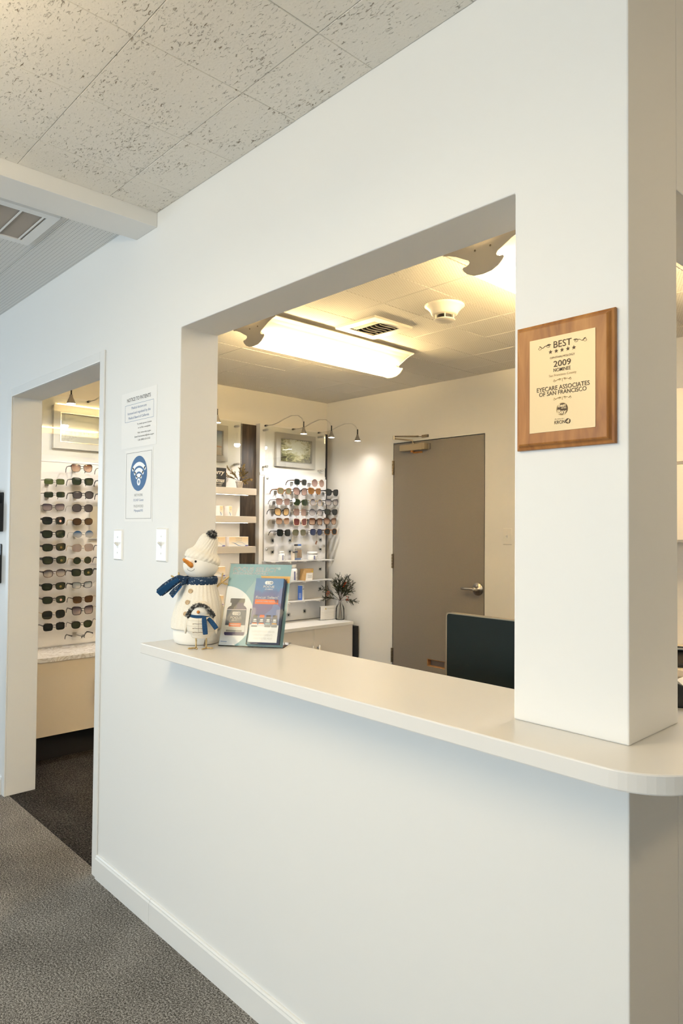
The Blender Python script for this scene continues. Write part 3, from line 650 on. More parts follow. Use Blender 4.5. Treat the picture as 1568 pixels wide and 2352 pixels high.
# return air grille in the low ceiling
t = thing('ceiling_grille', 'white louvred return air grille in the low perforated ceiling', 'vent', (-2.205, -0.56, ZP))
g = ring_frame(B(), -0.172, 0.172, -0.325, 0.325, 0.036, -0.012, 0)
o = obj('grille_frame', g, TRIM, t); o.rotation_euler = (PI/2, 0, 0); o.location = (0, 0, -0.0002)
obj('dark_duct', bbox(-0.137, 0.137, -0.29, 0.29, -0.0012, -0.0002), plain('duct grey', (0.10, 0.095, 0.09), 0.8), t)
bm = B()
for k in range(38): 
    x = -0.134+k*0.0072; ribbon(bm, [(x, -0.29, -0.0055), (x, 0.29, -0.0055)], 0.0062, 0.0008, (0.8, 0, 0.6))
o = obj('louvre_bank', bm, plain('grille grey', (0.40, 0.365, 0.33), 0.5), t); o['kind'] = 'stuff'
for k in range(8): obj('cross_bar', bbox(-0.137, 0.137, -0.272+k*0.078, -0.266+k*0.078, -0.0115, -0.0088), TRIM, t)

# ------------------------------------------------------------------ switches on the walls
def switch(label, x0, x1, z0, z1, y, mat, split=False):
    t = thing('light_switch', label, 'switch', ((x0+x1)/2, y, (z0+z1)/2)); w, h = (x1-x0)/2, (z1-z0)/2
    bm = B(); e = 0.005; A = [bm.verts.new((sx*w, 0, sz*h)) for sx, sz in ((-1, -1), (1, -1), (1, 1), (-1, 1))]
    C = [bm.verts.new((sx*(w-e), -0.006, sz*(h-e))) for sx, sz in ((-1, -1), (1, -1), (1, 1), (-1, 1))]
    fs = [bm.faces.new(C), bm.faces.new(A)]+[bm.faces.new((A[k], A[(k+1) % 4], C[(k+1) % 4], C[k])) for k in range(4)]
    bmesh.ops.recalc_face_normals(bm, faces=fs); obj('switch_plate', bm, mat, t, bevel=0.001)
    obj('toggle_slot', bbox(-0.005, 0.005, -0.0066, -0.005, -0.012, 0.012), PLASTS, t)
    bm = B(); ribbon(bm, [(0, -0.005, -0.002), (0, -0.012, 0.005), (0, -0.017, 0.010)], [0.008, 0.0075, 0.007], 0.006, (1, 0, 0)); obj('toggle', bm, mat, t)
    for s in (-1, 1):
        bm = B(); tube(bm, [(0, -0.0055, s*0.030), (0, -0.0070, s*0.030)], 0.0032, 8); obj('screw', bm, PLASTS, t)
switch('white toggle light switch nearest the doorway under the wifi sheet', -2.040, -1.966, 1.269, 1.389, 0.0, PLASTW)
switch('white toggle light switch nearest the reception opening left of the snowman', -1.702, -1.622, 1.276, 1.397, 0.0, PLASTW)
switch('white toggle light switch on the office wall right of the grey door', -2.176, -2.103, 1.296, 1.412, YB, PLASTC)

# ------------------------------------------------------------------ paper notices
def sheet_mesh(pts, curl, n=8):
    """thin sheet with a slight curl away from the wall, corners BL BR TR TL in (x,z)"""
    bm = B(); G = {}
    for i in range(n+1):
        for j in range(n+1):
            u, v = i/n, j/n; (x0, z0), (x1, z1), (x2, z2), (x3, z3) = pts
            x = (x0*(1-u)+x1*u)*(1-v)+(x3*(1-u)+x2*u)*v; z = (z0*(1-u)+z1*u)*(1-v)+(z3*(1-u)+z2*u)*v
            d = curl(u, v)
            for s, oy in ((0, 0.0), (1, 0.0004)): G[i, j, s] = bm.verts.new((x, -0.0008-d+oy, z))
    for i in range(n):
        for j in range(n):
            bm.faces.new((G[i, j, 0], G[i+1, j, 0], G[i+1, j+1, 0], G[i, j+1, 0])); bm.faces.new((G[i, j, 1], G[i, j+1, 1], G[i+1, j+1, 1], G[i+1, j, 1]))
    for k in range(n):
        for (a, b) in (((k, 0), (k+1, 0)), ((k+1, n), (k, n)), ((0, k+1), (0, k)), ((n, k), (n, k+1))):
            bm.faces.new((G[(*a, 0)], G[(*a, 1)], G[(*b, 1)], G[(*b, 0)]))
    bmesh.ops.recalc_face_normals(bm, faces=bm.faces); return bm
def outline(bm, x0, x1, z0, z1, w, y): return ring_frame(bm, x0, x1, z0, z1, w, y, y+0.0002)
nt_ = thing('notice_sheet', 'white paper notice to patients taped to the wall, upper of the two sheets', 'notice', (0, 0, 0))
obj('paper', sheet_mesh([(-1.992, 1.698), (-1.716, 1.698), (-1.716, 1.912), (-1.996, 1.912)], lambda u, v: 0.0), PAPER, nt_)
YS = -0.0012
for s, a, b, z, h, m, bo in (('NOTICE TO PATIENTS', -1.949, -1.762, 1.876, 0.0135, INK, 0.005), ('Medical doctors are', -1.911, -1.793, 1.8455, 0.0095, BLUEINK, 0), ('licensed and regulated by the', -1.942, -1.762, 1.8265, 0.0095, BLUEINK, 0), ('Medical Board of California.', -1.935, -1.771, 1.8085, 0.0095, BLUEINK, 0),
        ('To check up on a license', -1.865, -1.753, 1.782, 0.006, INK, 0), ('or to file a complaint', -1.857, -1.761, 1.7675, 0.006, INK, 0), ('Visit: www.mbc.ca.gov', -1.861, -1.757, 1.749, 0.006, INK, 0), ('Email: licensecheck@mbc.ca.gov', -1.883, -1.733, 1.735, 0.006, INK, 0), ('Call: (800) 633-2322', -1.856, -1.761, 1.7215, 0.006, INK, 0)):
    text(nt_, s, a, b, z, h, m, YS, bo)
obj('printed_box', outline(B(), -1.964, -1.738, 1.799, 1.864, 0.0011, YS), BLUEINK, nt_)
wf = thing('wifi_sheet', 'white paper wifi sheet with a blue round symbol, lower of the two sheets', 'notice', (0, 0, 0))
curlw = lambda u, v: 0.006*max(0, u-0.45)**2*3*(0.4+v)
obj('paper', sheet_mesh([(-1.957, 1.419), (-1.739, 1.419), (-1.739, 1.690), (-1.957, 1.690)], lambda u, v: 0.0), PAPER, wf)
obj('printed_border', outline(B(), -1.947, -1.747, 1.430, 1.679, 0.0010, YS), INK, wf)
CX, CZ_ = -1.8465, 1.599
obj('wifi_disc', plate(B(), circ(CX, CZ_, 0.0655, 48), YS, YS+0.0002), WIFIBLUE, wf)
def arc_band(cx, cz, r0, r1, a0, a1, n=16):
    P = [(cx+r1*math.cos(a0+(a1-a0)*i/n), cz+r1*math.sin(a0+(a1-a0)*i/n)) for i in range(n+1)]
    rm = (r0+r1)/2; w = (r1-r0)/2
    P += [(cx+rm*math.cos(a1)+w*math.cos(a1+PI*i/6), cz+rm*math.sin(a1)+w*math.sin(a1+PI*i/6)) for i in range(1, 6)]
    P += [(cx+r0*math.cos(a1+(a0-a1)*i/n), cz+r0*math.sin(a1+(a0-a1)*i/n)) for i in range(n+1)]
    P += [(cx+rm*math.cos(a0)-w*math.cos(a0-PI*i/6)*-1*-1, cz+rm*math.sin(a0)-w*math.sin(a0+PI*i/6)) for i in range(1, 6)]
    return P
for r0, r1 in ((0.0600, 0.0745), (0.0385, 0.0525), (0.0180, 0.0315)):
    bm = B(); a0, a1 = math.radians(46), math.radians(134); n = 18; cz0 = 1.567
    A = [bm.verts.new((CX+0.002+r1*math.cos(a0+(a1-a0)*i/n), YS-0.0003, cz0+r1*math.sin(a0+(a1-a0)*i/n))) for i in range(n+1)]
    C = [bm.verts.new((CX+0.002+r0*math.cos(a0+(a1-a0)*i/n), YS-0.0003, cz0+r0*math.sin(a0+(a1-a0)*i/n))) for i in range(n+1)]
    for i in range(n): bm.faces.new((A[i], A[i+1], C[i+1], C[i]))
    rm = (r0+r1)/2
    for a in (a0, a1):
        bm.faces.new([bm.verts.new((CX+0.002+rm*math.cos(a)+(r1-r0)/2*math.cos(q*PI/6), YS-0.0003, cz0+rm*math.sin(a)+(r1-r0)/2*math.sin(q*PI/6))) for q in range(12)])
    obj('wifi_arc', bm, WHITEINK, wf)
obj('wifi_dot', plate(B(), circ(CX+0.002, 1.567, 0.0135, 24), YS-0.0003, YS-0.0001), WHITEINK, wf)
obj('dot_ring', (lambda bm: (plate(bm, circ(CX+0.002, 1.567, 0.0062, 18), YS-0.0005, YS-0.0004), bm)[1])(B()), WIFIBLUE, wf)
text(wf, 'e', CX-0.001, CX+0.005, 1.5640, 0.006, WHITEINK, YS-0.0007, 0.02)
for s, a, b, z, h, m in (('NETWORK', -1.878, -1.811, 1.5135, 0.0095, GREYINK), ('ECASF Guest', -1.883, -1.805, 1.4955, 0.0085, BLUEINK), ('PASSWORD', -1.881, -1.806, 1.472, 0.0095, GREYINK), ('Myopia595', -1.879, -1.809, 1.456, 0.0085, BLUEINK)):
    text(wf, s, a, b, z, h, m, YS)

# ------------------------------------------------------------------ award plaque
pq = thing('award_plaque', 'walnut award plaque with gold plate on the white pillar', 'plaque', (-0.1215, 0, 1.680))
def rectring(bm, loops, mat_of=None):
    """stack of rectangles (hx, hz, y) joined into a moulded board"""
    R = [[bm.verts.new((sx*hx, y, sz*hz)) for sx, sz in ((-1, -1), (1, -1), (1, 1), (-1, 1))] for hx, hz, y in loops]
    fs = []
    for a, b in zip(R, R[1:]):
        for k in range(4): fs.append(bm.faces.new((a[k], a[(k+1) % 4], b[(k+1) % 4], b[k])))
    fs += [bm.faces.new(R[0][::-1]), bm.faces.new(R[-1])]; bmesh.ops.recalc_face_normals(bm, faces=fs); return bm
obj('board', rectring(B(), [(0.1005, 0.1225, 0), (0.1010, 0.1230, -0.006), (0.1000, 0.1220, -0.009), (0.0955, 0.1175, -0.0105), (0.0935, 0.1155, -0.013), (0.0925, 0.1145, -0.0165), (0.0905, 0.1125, -0.0185), (0.0890, 0.1110, -0.0190)]), PLAQUEW, pq)
OX, OZ, YP = -0.1215, 1.680, -0.0206
gp = obj('gold_plate', bbox(-0.187-OX, -0.052-OX, -0.0200, -0.0188, 1.588-OZ, 1.7695-OZ), GOLDPL, pq)
for s, a, b, z, h, m, bo in (('BEST', -0.1355, -0.0985, 1.747, 0.0125, GOLDINK, 0.006), ('OPHTHALMOLOGY', -0.143, -0.092, 1.7268, 0.0037, GOLDINK, 0.0), ('2009', -0.1355, -0.100, 1.7105, 0.0112, GOLDINK, 0.008), ('NOMINEE', -0.1355, -0.1005, 1.7010, 0.0066, GOLDINK, 0.005), ('San Francisco County', -0.145, -0.089, 1.6925, 0.0043, TANINK, 0.0),
        ('EYECARE ASSOCIATES', -0.171, -0.063, 1.6665, 0.0081, GOLDINK, 0.006), ('OF SAN FRANCISCO', -0.166, -0.069, 1.6572, 0.0078, GOLDINK, 0.006), ('As seen on...', -0.133, -0.112, 1.6095, 0.0022, GOLDINK, 0.0), ('KRON', -0.1335, -0.1115, 1.6010, 0.0065, GOLDINK, 0.006)):
    text(pq, s, a-OX, b-OX, z-OZ, h, m, YP, bo)
def star(cx, cz, r): return [(cx+(r if k % 2 == 0 else r*0.4)*math.cos(PI/2+k*PI/5), cz+(r if k % 2 == 0 else r*0.4)*math.sin(PI/2+k*PI/5)) for k in range(10)]
for x in (-0.142, -0.130, -0.118, -0.106, -0.094): obj('printed_star', plate(B(), star(x-OX, 1.7405-OZ, 0.0044), YP, YP+0.0003), GOLDINK, pq)
def curl(bm, cx, cz, w, h, flip, r=0.00035, up=1):
    """scroll flourish: two spirals joined by an s-curve"""
    P = []
    for i in range(14): a = PI*0.2+2.6*PI*(1-i/13); q = 0.18+0.82*(i/13); P.append((0.26*w+0.17*w*q*math.cos(a)*1.0, 0.1*h+0.40*h*q*math.sin(a)))
    P += [(0.02*w, 0.22*h), (-0.12*w, -0.10*h)]
    for i in range(12): a = PI*0.55-2.3*PI*(i/11); q = 1.0-0.75*i/11; P.append((-0.32*w+0.15*w*q*math.cos(a), -0.05*h+0.42*h*q*math.sin(a)))
    tube(bm, [(cx+flip*x, YP, cz+up*z) for x, z in P], [r*(1.4 if 10 < i < 18 else 0.8) for i in range(len(P))], 5); return bm
for cx, w, h, cz, m, fl in ((-0.1545-OX, 0.033, 0.0100, 1.7515-OZ, GOLDINK, 1), (-0.0815-OX, 0.033, 0.0100, 1.7515-OZ, GOLDINK, -1)):
    obj('flourish', curl(B(), cx, cz, w, h, fl), m, pq)
for cz in (1.6840, 1.6490):
    bm = B(); curl(bm, -0.128-OX, cz-OZ, 0.020, 0.006, 1, 0.00028); curl(bm, -0.107-OX, cz-OZ, 0.020, 0.006, -1, 0.00028); tube(bm, [(-0.1175-OX, YP, cz-OZ-0.003), (-0.1175-OX, YP, cz-OZ+0.003)], 0.0003, 5)
    obj('flourish', bm, TANINK, pq)
bm = B(); plate(bm, circ(-0.1178-OX, 1.6285-OZ, 0.0120, 36), YP+0.0002, YP+0.0004); obj('seal_ring', bm, TANINK, pq)
obj('seal_disc', plate(B(), circ(-0.1170-OX, 1.6287-OZ, 0.0106, 36), YP, YP+0.0002), GOLDINK, pq)
for s, a, b, z, h in (('Best', -0.1255, -0.1095, 1.6325, 0.0060), ('of the', -0.1190, -0.1090, 1.6290, 0.0026), ('Bay', -0.1268, -0.1085, 1.6198, 0.0078)): text(pq, s, a-OX, b-OX, z-OZ, h, GOLDPL, YP-0.0003, 0.03)
obj('channel_disc', plate(B(), circ(-0.1058-OX, 1.6045-OZ, 0.0051, 28), YP, YP+0.0002), GOLDINK, pq)
text(pq, '4', -0.1090-OX, -0.1025-OX, 1.6005-OZ, 0.0080, GOLDPL, YP-0.0003, 0.02, 0.2)

# ------------------------------------------------------------------ left wall: display units, cabinets, shelves
# local axes of wall things: x runs along the wall (world +y), -y points into the room (world +x), z up
def wallthing(name, label, cat, y, z, group=None, X=XL+0.001): return thing(name, label, cat, (X, y, z), PI/2, group)
def rod(bm, p0, p1, r, n=10): return tube(bm, [p0, p1], r, n)
def standoffs(t, spots, y0, y1):
    first = None
    for x, z in spots:
        if first is None: first = obj('standoff', rod(B(), (0, y0, 0), (0, y1, 0), 0.009, 14), STEEL, t, True); first.location = (x, 0, z)
        else: share('standoff', first, t, (x, 0, z))
# corner unit
u = wallthing('display_unit', 'tall white display unit with glasses board in the far office corner', 'display unit', 2.107, 0.6255)
obj('backing_panel', bbox(0.0, 0.705, -0.06, 0.0, 0.0, 1.616), PANELW, u)
obj('edge_strip', bbox(0.7055, 0.745, -0.045, 0.0, 0.0, 1.60), BLACK, u)
obj('steel_rail', bbox(0.712, 0.718, -0.052, -0.046, 1.30, 1.59), STEEL, u)
obj('acrylic_sheet', bbox(0.018, 0.656, -0.112, -0.108, 1.245, 1.593), ACRY, u)
standoffs(u, [(0.034, 1.563), (0.625, 1.565), (0.034, 1.267), (0.628, 1.271)], -0.06, -0.116)
obj('ledge', bbox(0.0, 0.705, -0.066, -0.0602, 1.200, 1.222), PANELW, u)
obj('glasses_board', bbox(0.038, 0.702, -0.080, -0.075, 0.008, 1.198), BOARDG, u)
standoffs(u, [(0.062, 1.175), (0.68, 0.62), (0.062, 0.60)], -0.06, -0.086)
sock = None
for (py, pz) in ((2.225, 1.296), (2.408, 1.298), (2.745, 1.302), (2.225, 1.203), (2.408, 1.206), (2.745, 1.219), (2.745, 1.049), (2.745, 0.878), (2.573, 0.699), (2.40, 0.680)):
    if sock is None:
        bm = B(); box(bm, -0.013, 0.013, -0.088, -0.0802, -0.015, 0.015); sock = obj('peg_socket', bm, ACRY, u); s = sock
        sl0 = obj('slot', bbox(-0.003, 0.004, -0.0895, -0.0802, -0.007, 0.007), BLACK, s)
    else: s = share('peg_socket', sock, u); share('slot', sl0, s)
    s.location = (py-2.107, 0, pz-0.6255)
# middle unit: white panel, dark veneer strip, floating shelves with strip lights
u2 = wallthing('shelf_unit', 'white panel and dark veneer shelf unit left of the corner display', 'display unit', 1.18, 0.6255)
obj('backing_panel', bbox(0.0, 0.74, -0.06, 0.0, 0.0, 1.614), PANELW, u2)
obj('veneer_panel', bbox(0.742, 0.923, -0.014, 0.0, 0.0, 1.603), DARKWOOD, u2)
obj('acrylic_sheet', bbox(0.05, 0.715, -0.112, -0.108, 1.245, 1.593), ACRY, u2)
standoffs(u2, [(0.08, 1.563), (0.685, 1.563), (0.08, 1.267), (0.685, 1.267)], -0.06, -0.116)
for zt in (1.700, 1.486, 1.257, 1.035, 0.822):
    sh = obj('floating_shelf', bbox(0.05, 0.772, -0.235, -0.0602, zt-0.050-0.6255, zt-0.6255), SHELFP, u2, bevel=0.0015)
    obj('strip_light', bbox(0.07, 0.735, -0.175, -0.165, zt-0.0514-0.6255, zt-0.0502-0.6255), LEDM, sh)
# doorway unit
u3 = wallthing('display_unit', 'white display unit with rows of sunglasses seen through the doorway', 'display unit', 0.165, 0.6255)
obj('backing_panel', bbox(0.0, 1.01, -0.06, 0.0, 0.0, 1.616), PANELW, u3)
obj('acrylic_sheet', bbox(0.02, 0.99, -0.112, -0.108, 1.225, 1.593), ACRY, u3)
standoffs(u3, [(0.04, 1.563), (0.95, 1.563), (0.04, 1.26), (0.95, 1.26)], -0.06, -0.116)
obj('ledge', bbox(0.0, 1.01, -0.070, -0.0602, 1.186, 1.206), PANELW, u3)
obj('glasses_board', bbox(0.0, 1.01, -0.068, -0.0625, 0.008, 1.184), plain('cream glasses board', (0.79, 0.755, 0.70), 0.35, bscale=90, bstr=0.02, bdist=0.0003), u3)

# low cabinets under the displays
def cabinet(label, y0, y1, seams, handles, mat, matd):
    t = wallthing('low_cabinet', label, 'cabinet', y0, 0.0); L = y1-y0
    obj('carcass', bbox(0.0, L, -0.392, -0.001, 0.165, 0.600), mat, t)
    obj('toe_kick', bbox(0.0, L, -0.31, -0.001, 0.002, 0.165), TOEBLACK, t)
    e = [0.0]+[s-y0 for s in seams]+[L]
    for k in range(len(e)-1):
        d = obj('door', bbox(e[k]+0.0015, e[k+1]-0.0015, -0.410, -0.3922, 0.166, 0.599), matd, t, bevel=0.001)
        hx = handles[k]-y0; bm = B(); rod(bm, (hx, -0.440, 0.33), (hx, -0.440, 0.475), 0.006, 10)
        hd = obj('handle', bm, STEEL, d, True)
        for zz in (0.352, 0.453): obj('handle_post', rod(B(), (hx, -0.438, zz), (hx, -0.4102, zz), 0.0045, 8), STEEL, hd, True)
    return t
cabinet('tan low cabinet with steel bar handle seen through the doorway', 0.165, 1.175, [0.665], [0.618, 0.712], CABW, CABW)
cabinet('low cabinet under the lit shelves, mostly hidden behind the snowman', 1.18, 1.99, [1.585], [1.54, 1.63], CABLIGHT, CABLIGHT)
cabinet('pale low cabinet under the corner glasses board beside the grey door', 1.994, 2.826, [2.400], [2.366, 2.434], CABLIGHT, CABLIGHT)
tag(obj('cabinet_top', bbox(-0.416, -0.001, 0.165, 1.176, 0.6005, 0.6250), MARBLE), 'white veined cabinet top below the sunglasses seen through the doorway', 'cabinet top').location = (0, 0, 0)
o = bpy.data.objects['cabinet_top']; o.location = (0, 0, 0)
for v in o.data.vertices: v.co.x = XL-v.co.x-0.002 if False else XL+0.002+(-v.co.x if v.co.x < 0 else 0)
o2 = obj('cabinet_top', bbox(XL+0.002, XL+0.416, 1.179, 2.828, 0.6005, 0.6250), PANELW); tag(o2, 'long white cabinet top carrying the glass vase and the warning card', 'cabinet top')
tag(obj('gap_block', bbox(XL+0.02, XL+0.432, 2.834, 2.872, 0.001, 0.585), TOEBLACK), 'black upright block filling the gap between pale cabinet and back wall', 'board')  # black block standing in for the black gap beside the cabinet

# framed photographs
def frame(label, y0, y1, z0, z1, bw, fm, pm, lx):
    t = wallthing('picture_frame', label, 'picture', (y0+y1)/2, z0, None, XL+0.0625); w = (y1-y0)/2; h = z1-z0
    bm = B(); R = []
    for k in range(4): pass
    o = [(-w, 0), (w, 0), (w, h), (-w, h)]; i = [(-w+bw, bw), (w-bw, bw), (w-bw, h-bw), (-w+bw, h-bw)]
    for k in range(4):
        k2 = (k+1) % 4; m = plate(B(), [o[k], o[k2], i[k2], i[k]], -0.030, 0.0); obj('frame_side', m, fm, t)
    obj('inner_lip', ring_frame(B(), -w+bw-0.004, w-bw+0.004, bw-0.004, h-bw+0.004, 0.006, -0.0325, -0.006), SATIN, t)
    obj('photo', bbox(-w+bw, w-bw, -0.012, -0.002, bw, h-bw), pm, t)
    obj('glazing', bbox(-w+bw+0.0005, w-bw-0.0005, -0.016, -0.0145, bw+0.0005, h-bw-0.0005), ACRY, t); return t
SILV = plain('silver frame', (0.56, 0.535, 0.50), 0.35, metal=0.35, bscale=120, bstr=0.03, bdist=0.0002)
CREAMF = plain('cream frame', (0.82, 0.785, 0.72), 0.4, bscale=120, bstr=0.03, bdist=0.0002)
frame('silver framed photo of sunlit trees above the corner glasses board', 2.253, 2.674, 1.906, 2.184, 0.043, SILV, PICF, 0)
frame('silver framed photo of blue sky and sunset above the lit shelves', 1.36, 1.781, 1.906, 2.182, 0.043, SILV, PICS, 0)
fr = frame('cream framed pale photo of a road bridge seen through the doorway', 0.459, 0.880, 1.900, 2.175, 0.045, CREAMF, PICB, 0)
obj('printed_road', plate(B(), [(-0.12, 0.046), (0.165, 0.046), (0.02, 0.112), (0.0, 0.112)], -0.0126, -0.0122), plain('road print', (0.80, 0.78, 0.76), 0.3), fr)
for k, x in enumerate((-0.006, 0.024)): obj('printed_tower', bbox(x-0.002, x+0.002, -0.0130, -0.0126, 0.105, 0.125), plain('tower print', (0.55, 0.34, 0.28), 0.4), fr)

# spot lamps on curved wire arms
def spot(label, y, power, aim=28):
    t = wallthing('spot_lamp', label, 'spot lamp', y, 2.227, 'spot lamps over the display units', XL+0.0625)
    obj('wall_knob', rod(B(), (0, 0, 0), (0, -0.022, 0), 0.007, 10), BLACK, t, True)
    obj('wire_clamp', rod(B(), (0, -0.022, 0), (0, -0.036, 0), 0.0055, 10), SATIN, t, True)
    for s in (-0.004, 0.004):
        P = [(s, -0.03, 0), (s, -0.10, -0.003), (s, -0.17, 0.006), (s, -0.26, 0.030), (s, -0.34, 0.044), (s, -0.42, 0.036), (s, -0.465, 0.008), (s, -0.485, -0.022)]
        obj('arm_wire', tube(B(), P, 0.0012, 6), STEEL, t, True)
    obj('lamp_pin', rod(B(), (0, -0.487, -0.064), (0, -0.487, -0.018), 0.0045, 8), BLACK, t, True)
    bm = B(); lathe(bm, [(0.008, 0.0), (0.010, -0.015), (0.018, -0.032), (0.026, -0.050), (0.026, -0.053), (0.0245, -0.053), (0.0165, -0.034), (0.008, -0.016)], (0, -0.487, -0.060), 20); obj('reflector', bm, SATIN, t, True)
    bm = B(); lathe(bm, [(0.0, -0.0525), (0.0235, -0.0525), (0.0235, -0.050), (0.0, -0.050)], (0, -0.487, -0.060), 20); obj('lamp_face', bm, SPOTM, t)
    d = bpy.data.lights.new('spot_light', 'SPOT'); d.energy = power; d.color = (1.0, 0.97, 0.93); d.spot_size = math.radians(140); d.spot_blend = 1.0; d.shadow_soft_size = 0.025
    l = bpy.data.objects.new('spot_light', d); COL.objects.link(l); l.parent = t; l.location = (0, -0.487, -0.118); l.rotation_euler = (math.radians(aim), 0, 0)
spot('spot lamp on a wire arm, left of three over the corner board', 2.155, 13)
spot('spot lamp on a wire arm, middle of three over the corner board', 2.440, 12)
spot('spot lamp on a wire arm, right of three, by the office corner', 2.728, 3.4, 4)
spot('spot lamp hanging in front of the cream framed photo in the doorway', 0.385, 6)
spot('spot lamp whose wire arm reaches behind the right door jamb', 0.690, 6)
spot('spot lamp of the shelf unit hidden behind the front wall', 1.120, 8)
spot('second hidden spot lamp of the shelf unit behind the wall', 1.385, 8)

# ------------------------------------------------------------------ sunglasses
LN = dict(green=lens('lens bottle green', (0.060, 0.080, 0.026), (0.085, 0.110, 0.038), 0.85, 0.8), dkgreen=lens('lens dark green', (0.016, 0.024, 0.012), (0.022, 0.032, 0.016)), grey=lens('lens grey', (0.055, 0.048, 0.05), (0.075, 0.066, 0.068)), black=lens('lens near black', (0.010, 0.013, 0.012), (0.014, 0.018, 0.016)),
    purple=lens('lens plum gradient', (0.060, 0.045, 0.060), (0.46, 0.38, 0.37), 0.8, 0.4), browng=lens('lens brown gradient', (0.095, 0.036, 0.016), (0.60, 0.42, 0.30), 0.88, 0.45), brown=lens('lens brown', (0.060, 0.030, 0.012), (0.075, 0.040, 0.018)), blueg=lens('lens blue gradient', (0.020, 0.085, 0.20), (0.60, 0.60, 0.58), 0.85, 0.4),
    rose=lens('lens mauve gradient', (0.125, 0.078, 0.066), (0.33, 0.225, 0.19), 0.85, 0.7), greyg=lens('lens grey gradient', (0.06, 0.06, 0.075), (0.60, 0.55, 0.52), 0.8, 0.4), clearl=lens('lens clear', (0.93, 0.93, 0.92), (0.95, 0.95, 0.94), 0.06, 0.06), maroon=lens('lens maroon', (0.105, 0.032, 0.030), (0.15, 0.05, 0.045)),
    amber=lens('lens amber gradient', (0.20, 0.13, 0.07), (0.75, 0.50, 0.22), 0.75, 0.45), mirror=lens('lens pink grey mirror', (0.26, 0.22, 0.205), (0.30, 0.235, 0.21)), navy=lens('lens navy', (0.022, 0.032, 0.085), (0.03, 0.045, 0.10)), olive=lens('lens olive', (0.10, 0.10, 0.06), (0.15, 0.145, 0.095)), amberd=lens('lens dark amber', (0.13, 0.060, 0.015), (0.18, 0.085, 0.022)), clearg=lens('lens pale grey gradient', (0.26, 0.30, 0.31), (0.74, 0.74, 0.72), 0.7, 0.3))
RM = dict(black=plain('gloss black acetate', (0.009, 0.008, 0.008), 0.18), tort=plain('tortoise acetate', (0.055, 0.024, 0.009), 0.2, bscale=90, bstr=0.01, bdist=0.0001, vary=0.9), gold=plain('gold wire', (0.66, 0.50, 0.28), 0.25, metal=1.0), silver=plain('silver wire', (0.66, 0.64, 0.62), 0.25, metal=1.0), gun=plain('gunmetal wire', (0.07, 0.065, 0.06), 0.3, metal=0.8), brown=plain('amber brown acetate', (0.26, 0.105, 0.024), 0.22, bscale=70, bstr=0.01, bdist=0.0001, vary=0.5), grey=plain('smoke grey acetate', (0.13, 0.13, 0.12), 0.2), cream=plain('ivory acetate', (0.72, 0.60, 0.46), 0.3), teal=plain('teal black acetate', (0.012, 0.030, 0.032), 0.2), green=plain('green acetate', (0.05, 0.07, 0.02), 0.25))
PEGM = clear('frosted peg acrylic', (0.93, 0.92, 0.90), 1.5, 0.15)
def lens_outline(shape, w, h, n=22):
    P = []
    ex = dict(rect=4.0, way=3.2, sq=3.6, round=2.0, aviator=2.4, cat=2.8, panto=2.5, hexa=5.0, butter=2.7).get(shape, 3)
    for k in range(n):
        a = 2*PI*k/n; c, s = math.cos(a), math.sin(a)
        x = math.copysign(abs(c)**(2/ex), c)*w/2; z = math.copysign(abs(s)**(2/ex), s)*h/2
        u, v = x/(w/2), z/(h/2)
        if shape in ('way', 'sq'): x *= 1+0.07*v; z += 0.05*h*u*(v > 0)
        if shape == 'aviator': x += -0.10*w*v*0.6 if u < 0 else 0.06*w*v*0.4; z += -0.12*h*(u-0.1)*(-1 if v < 0 else 0.2)*(1 if u < 0 else -0.6)
        if shape == 'cat': x *= 1+0.12*v; z += 0.13*h*max(0, u)*(v+0.6)*0.7
        if shape == 'panto': x *= 1+0.09*v; z -= 0.03*h*abs(u)
        if shape == 'butter': x *= 1-0.05*v*(1 if u < 0 else -1); z += 0.05*h*u
        if shape == 'hexa': x *= 1-0.16*abs(v)**3
        P.append((x, z))
    return P
WRAP = 1.1
_peg = {}
GCOUNT = [0]
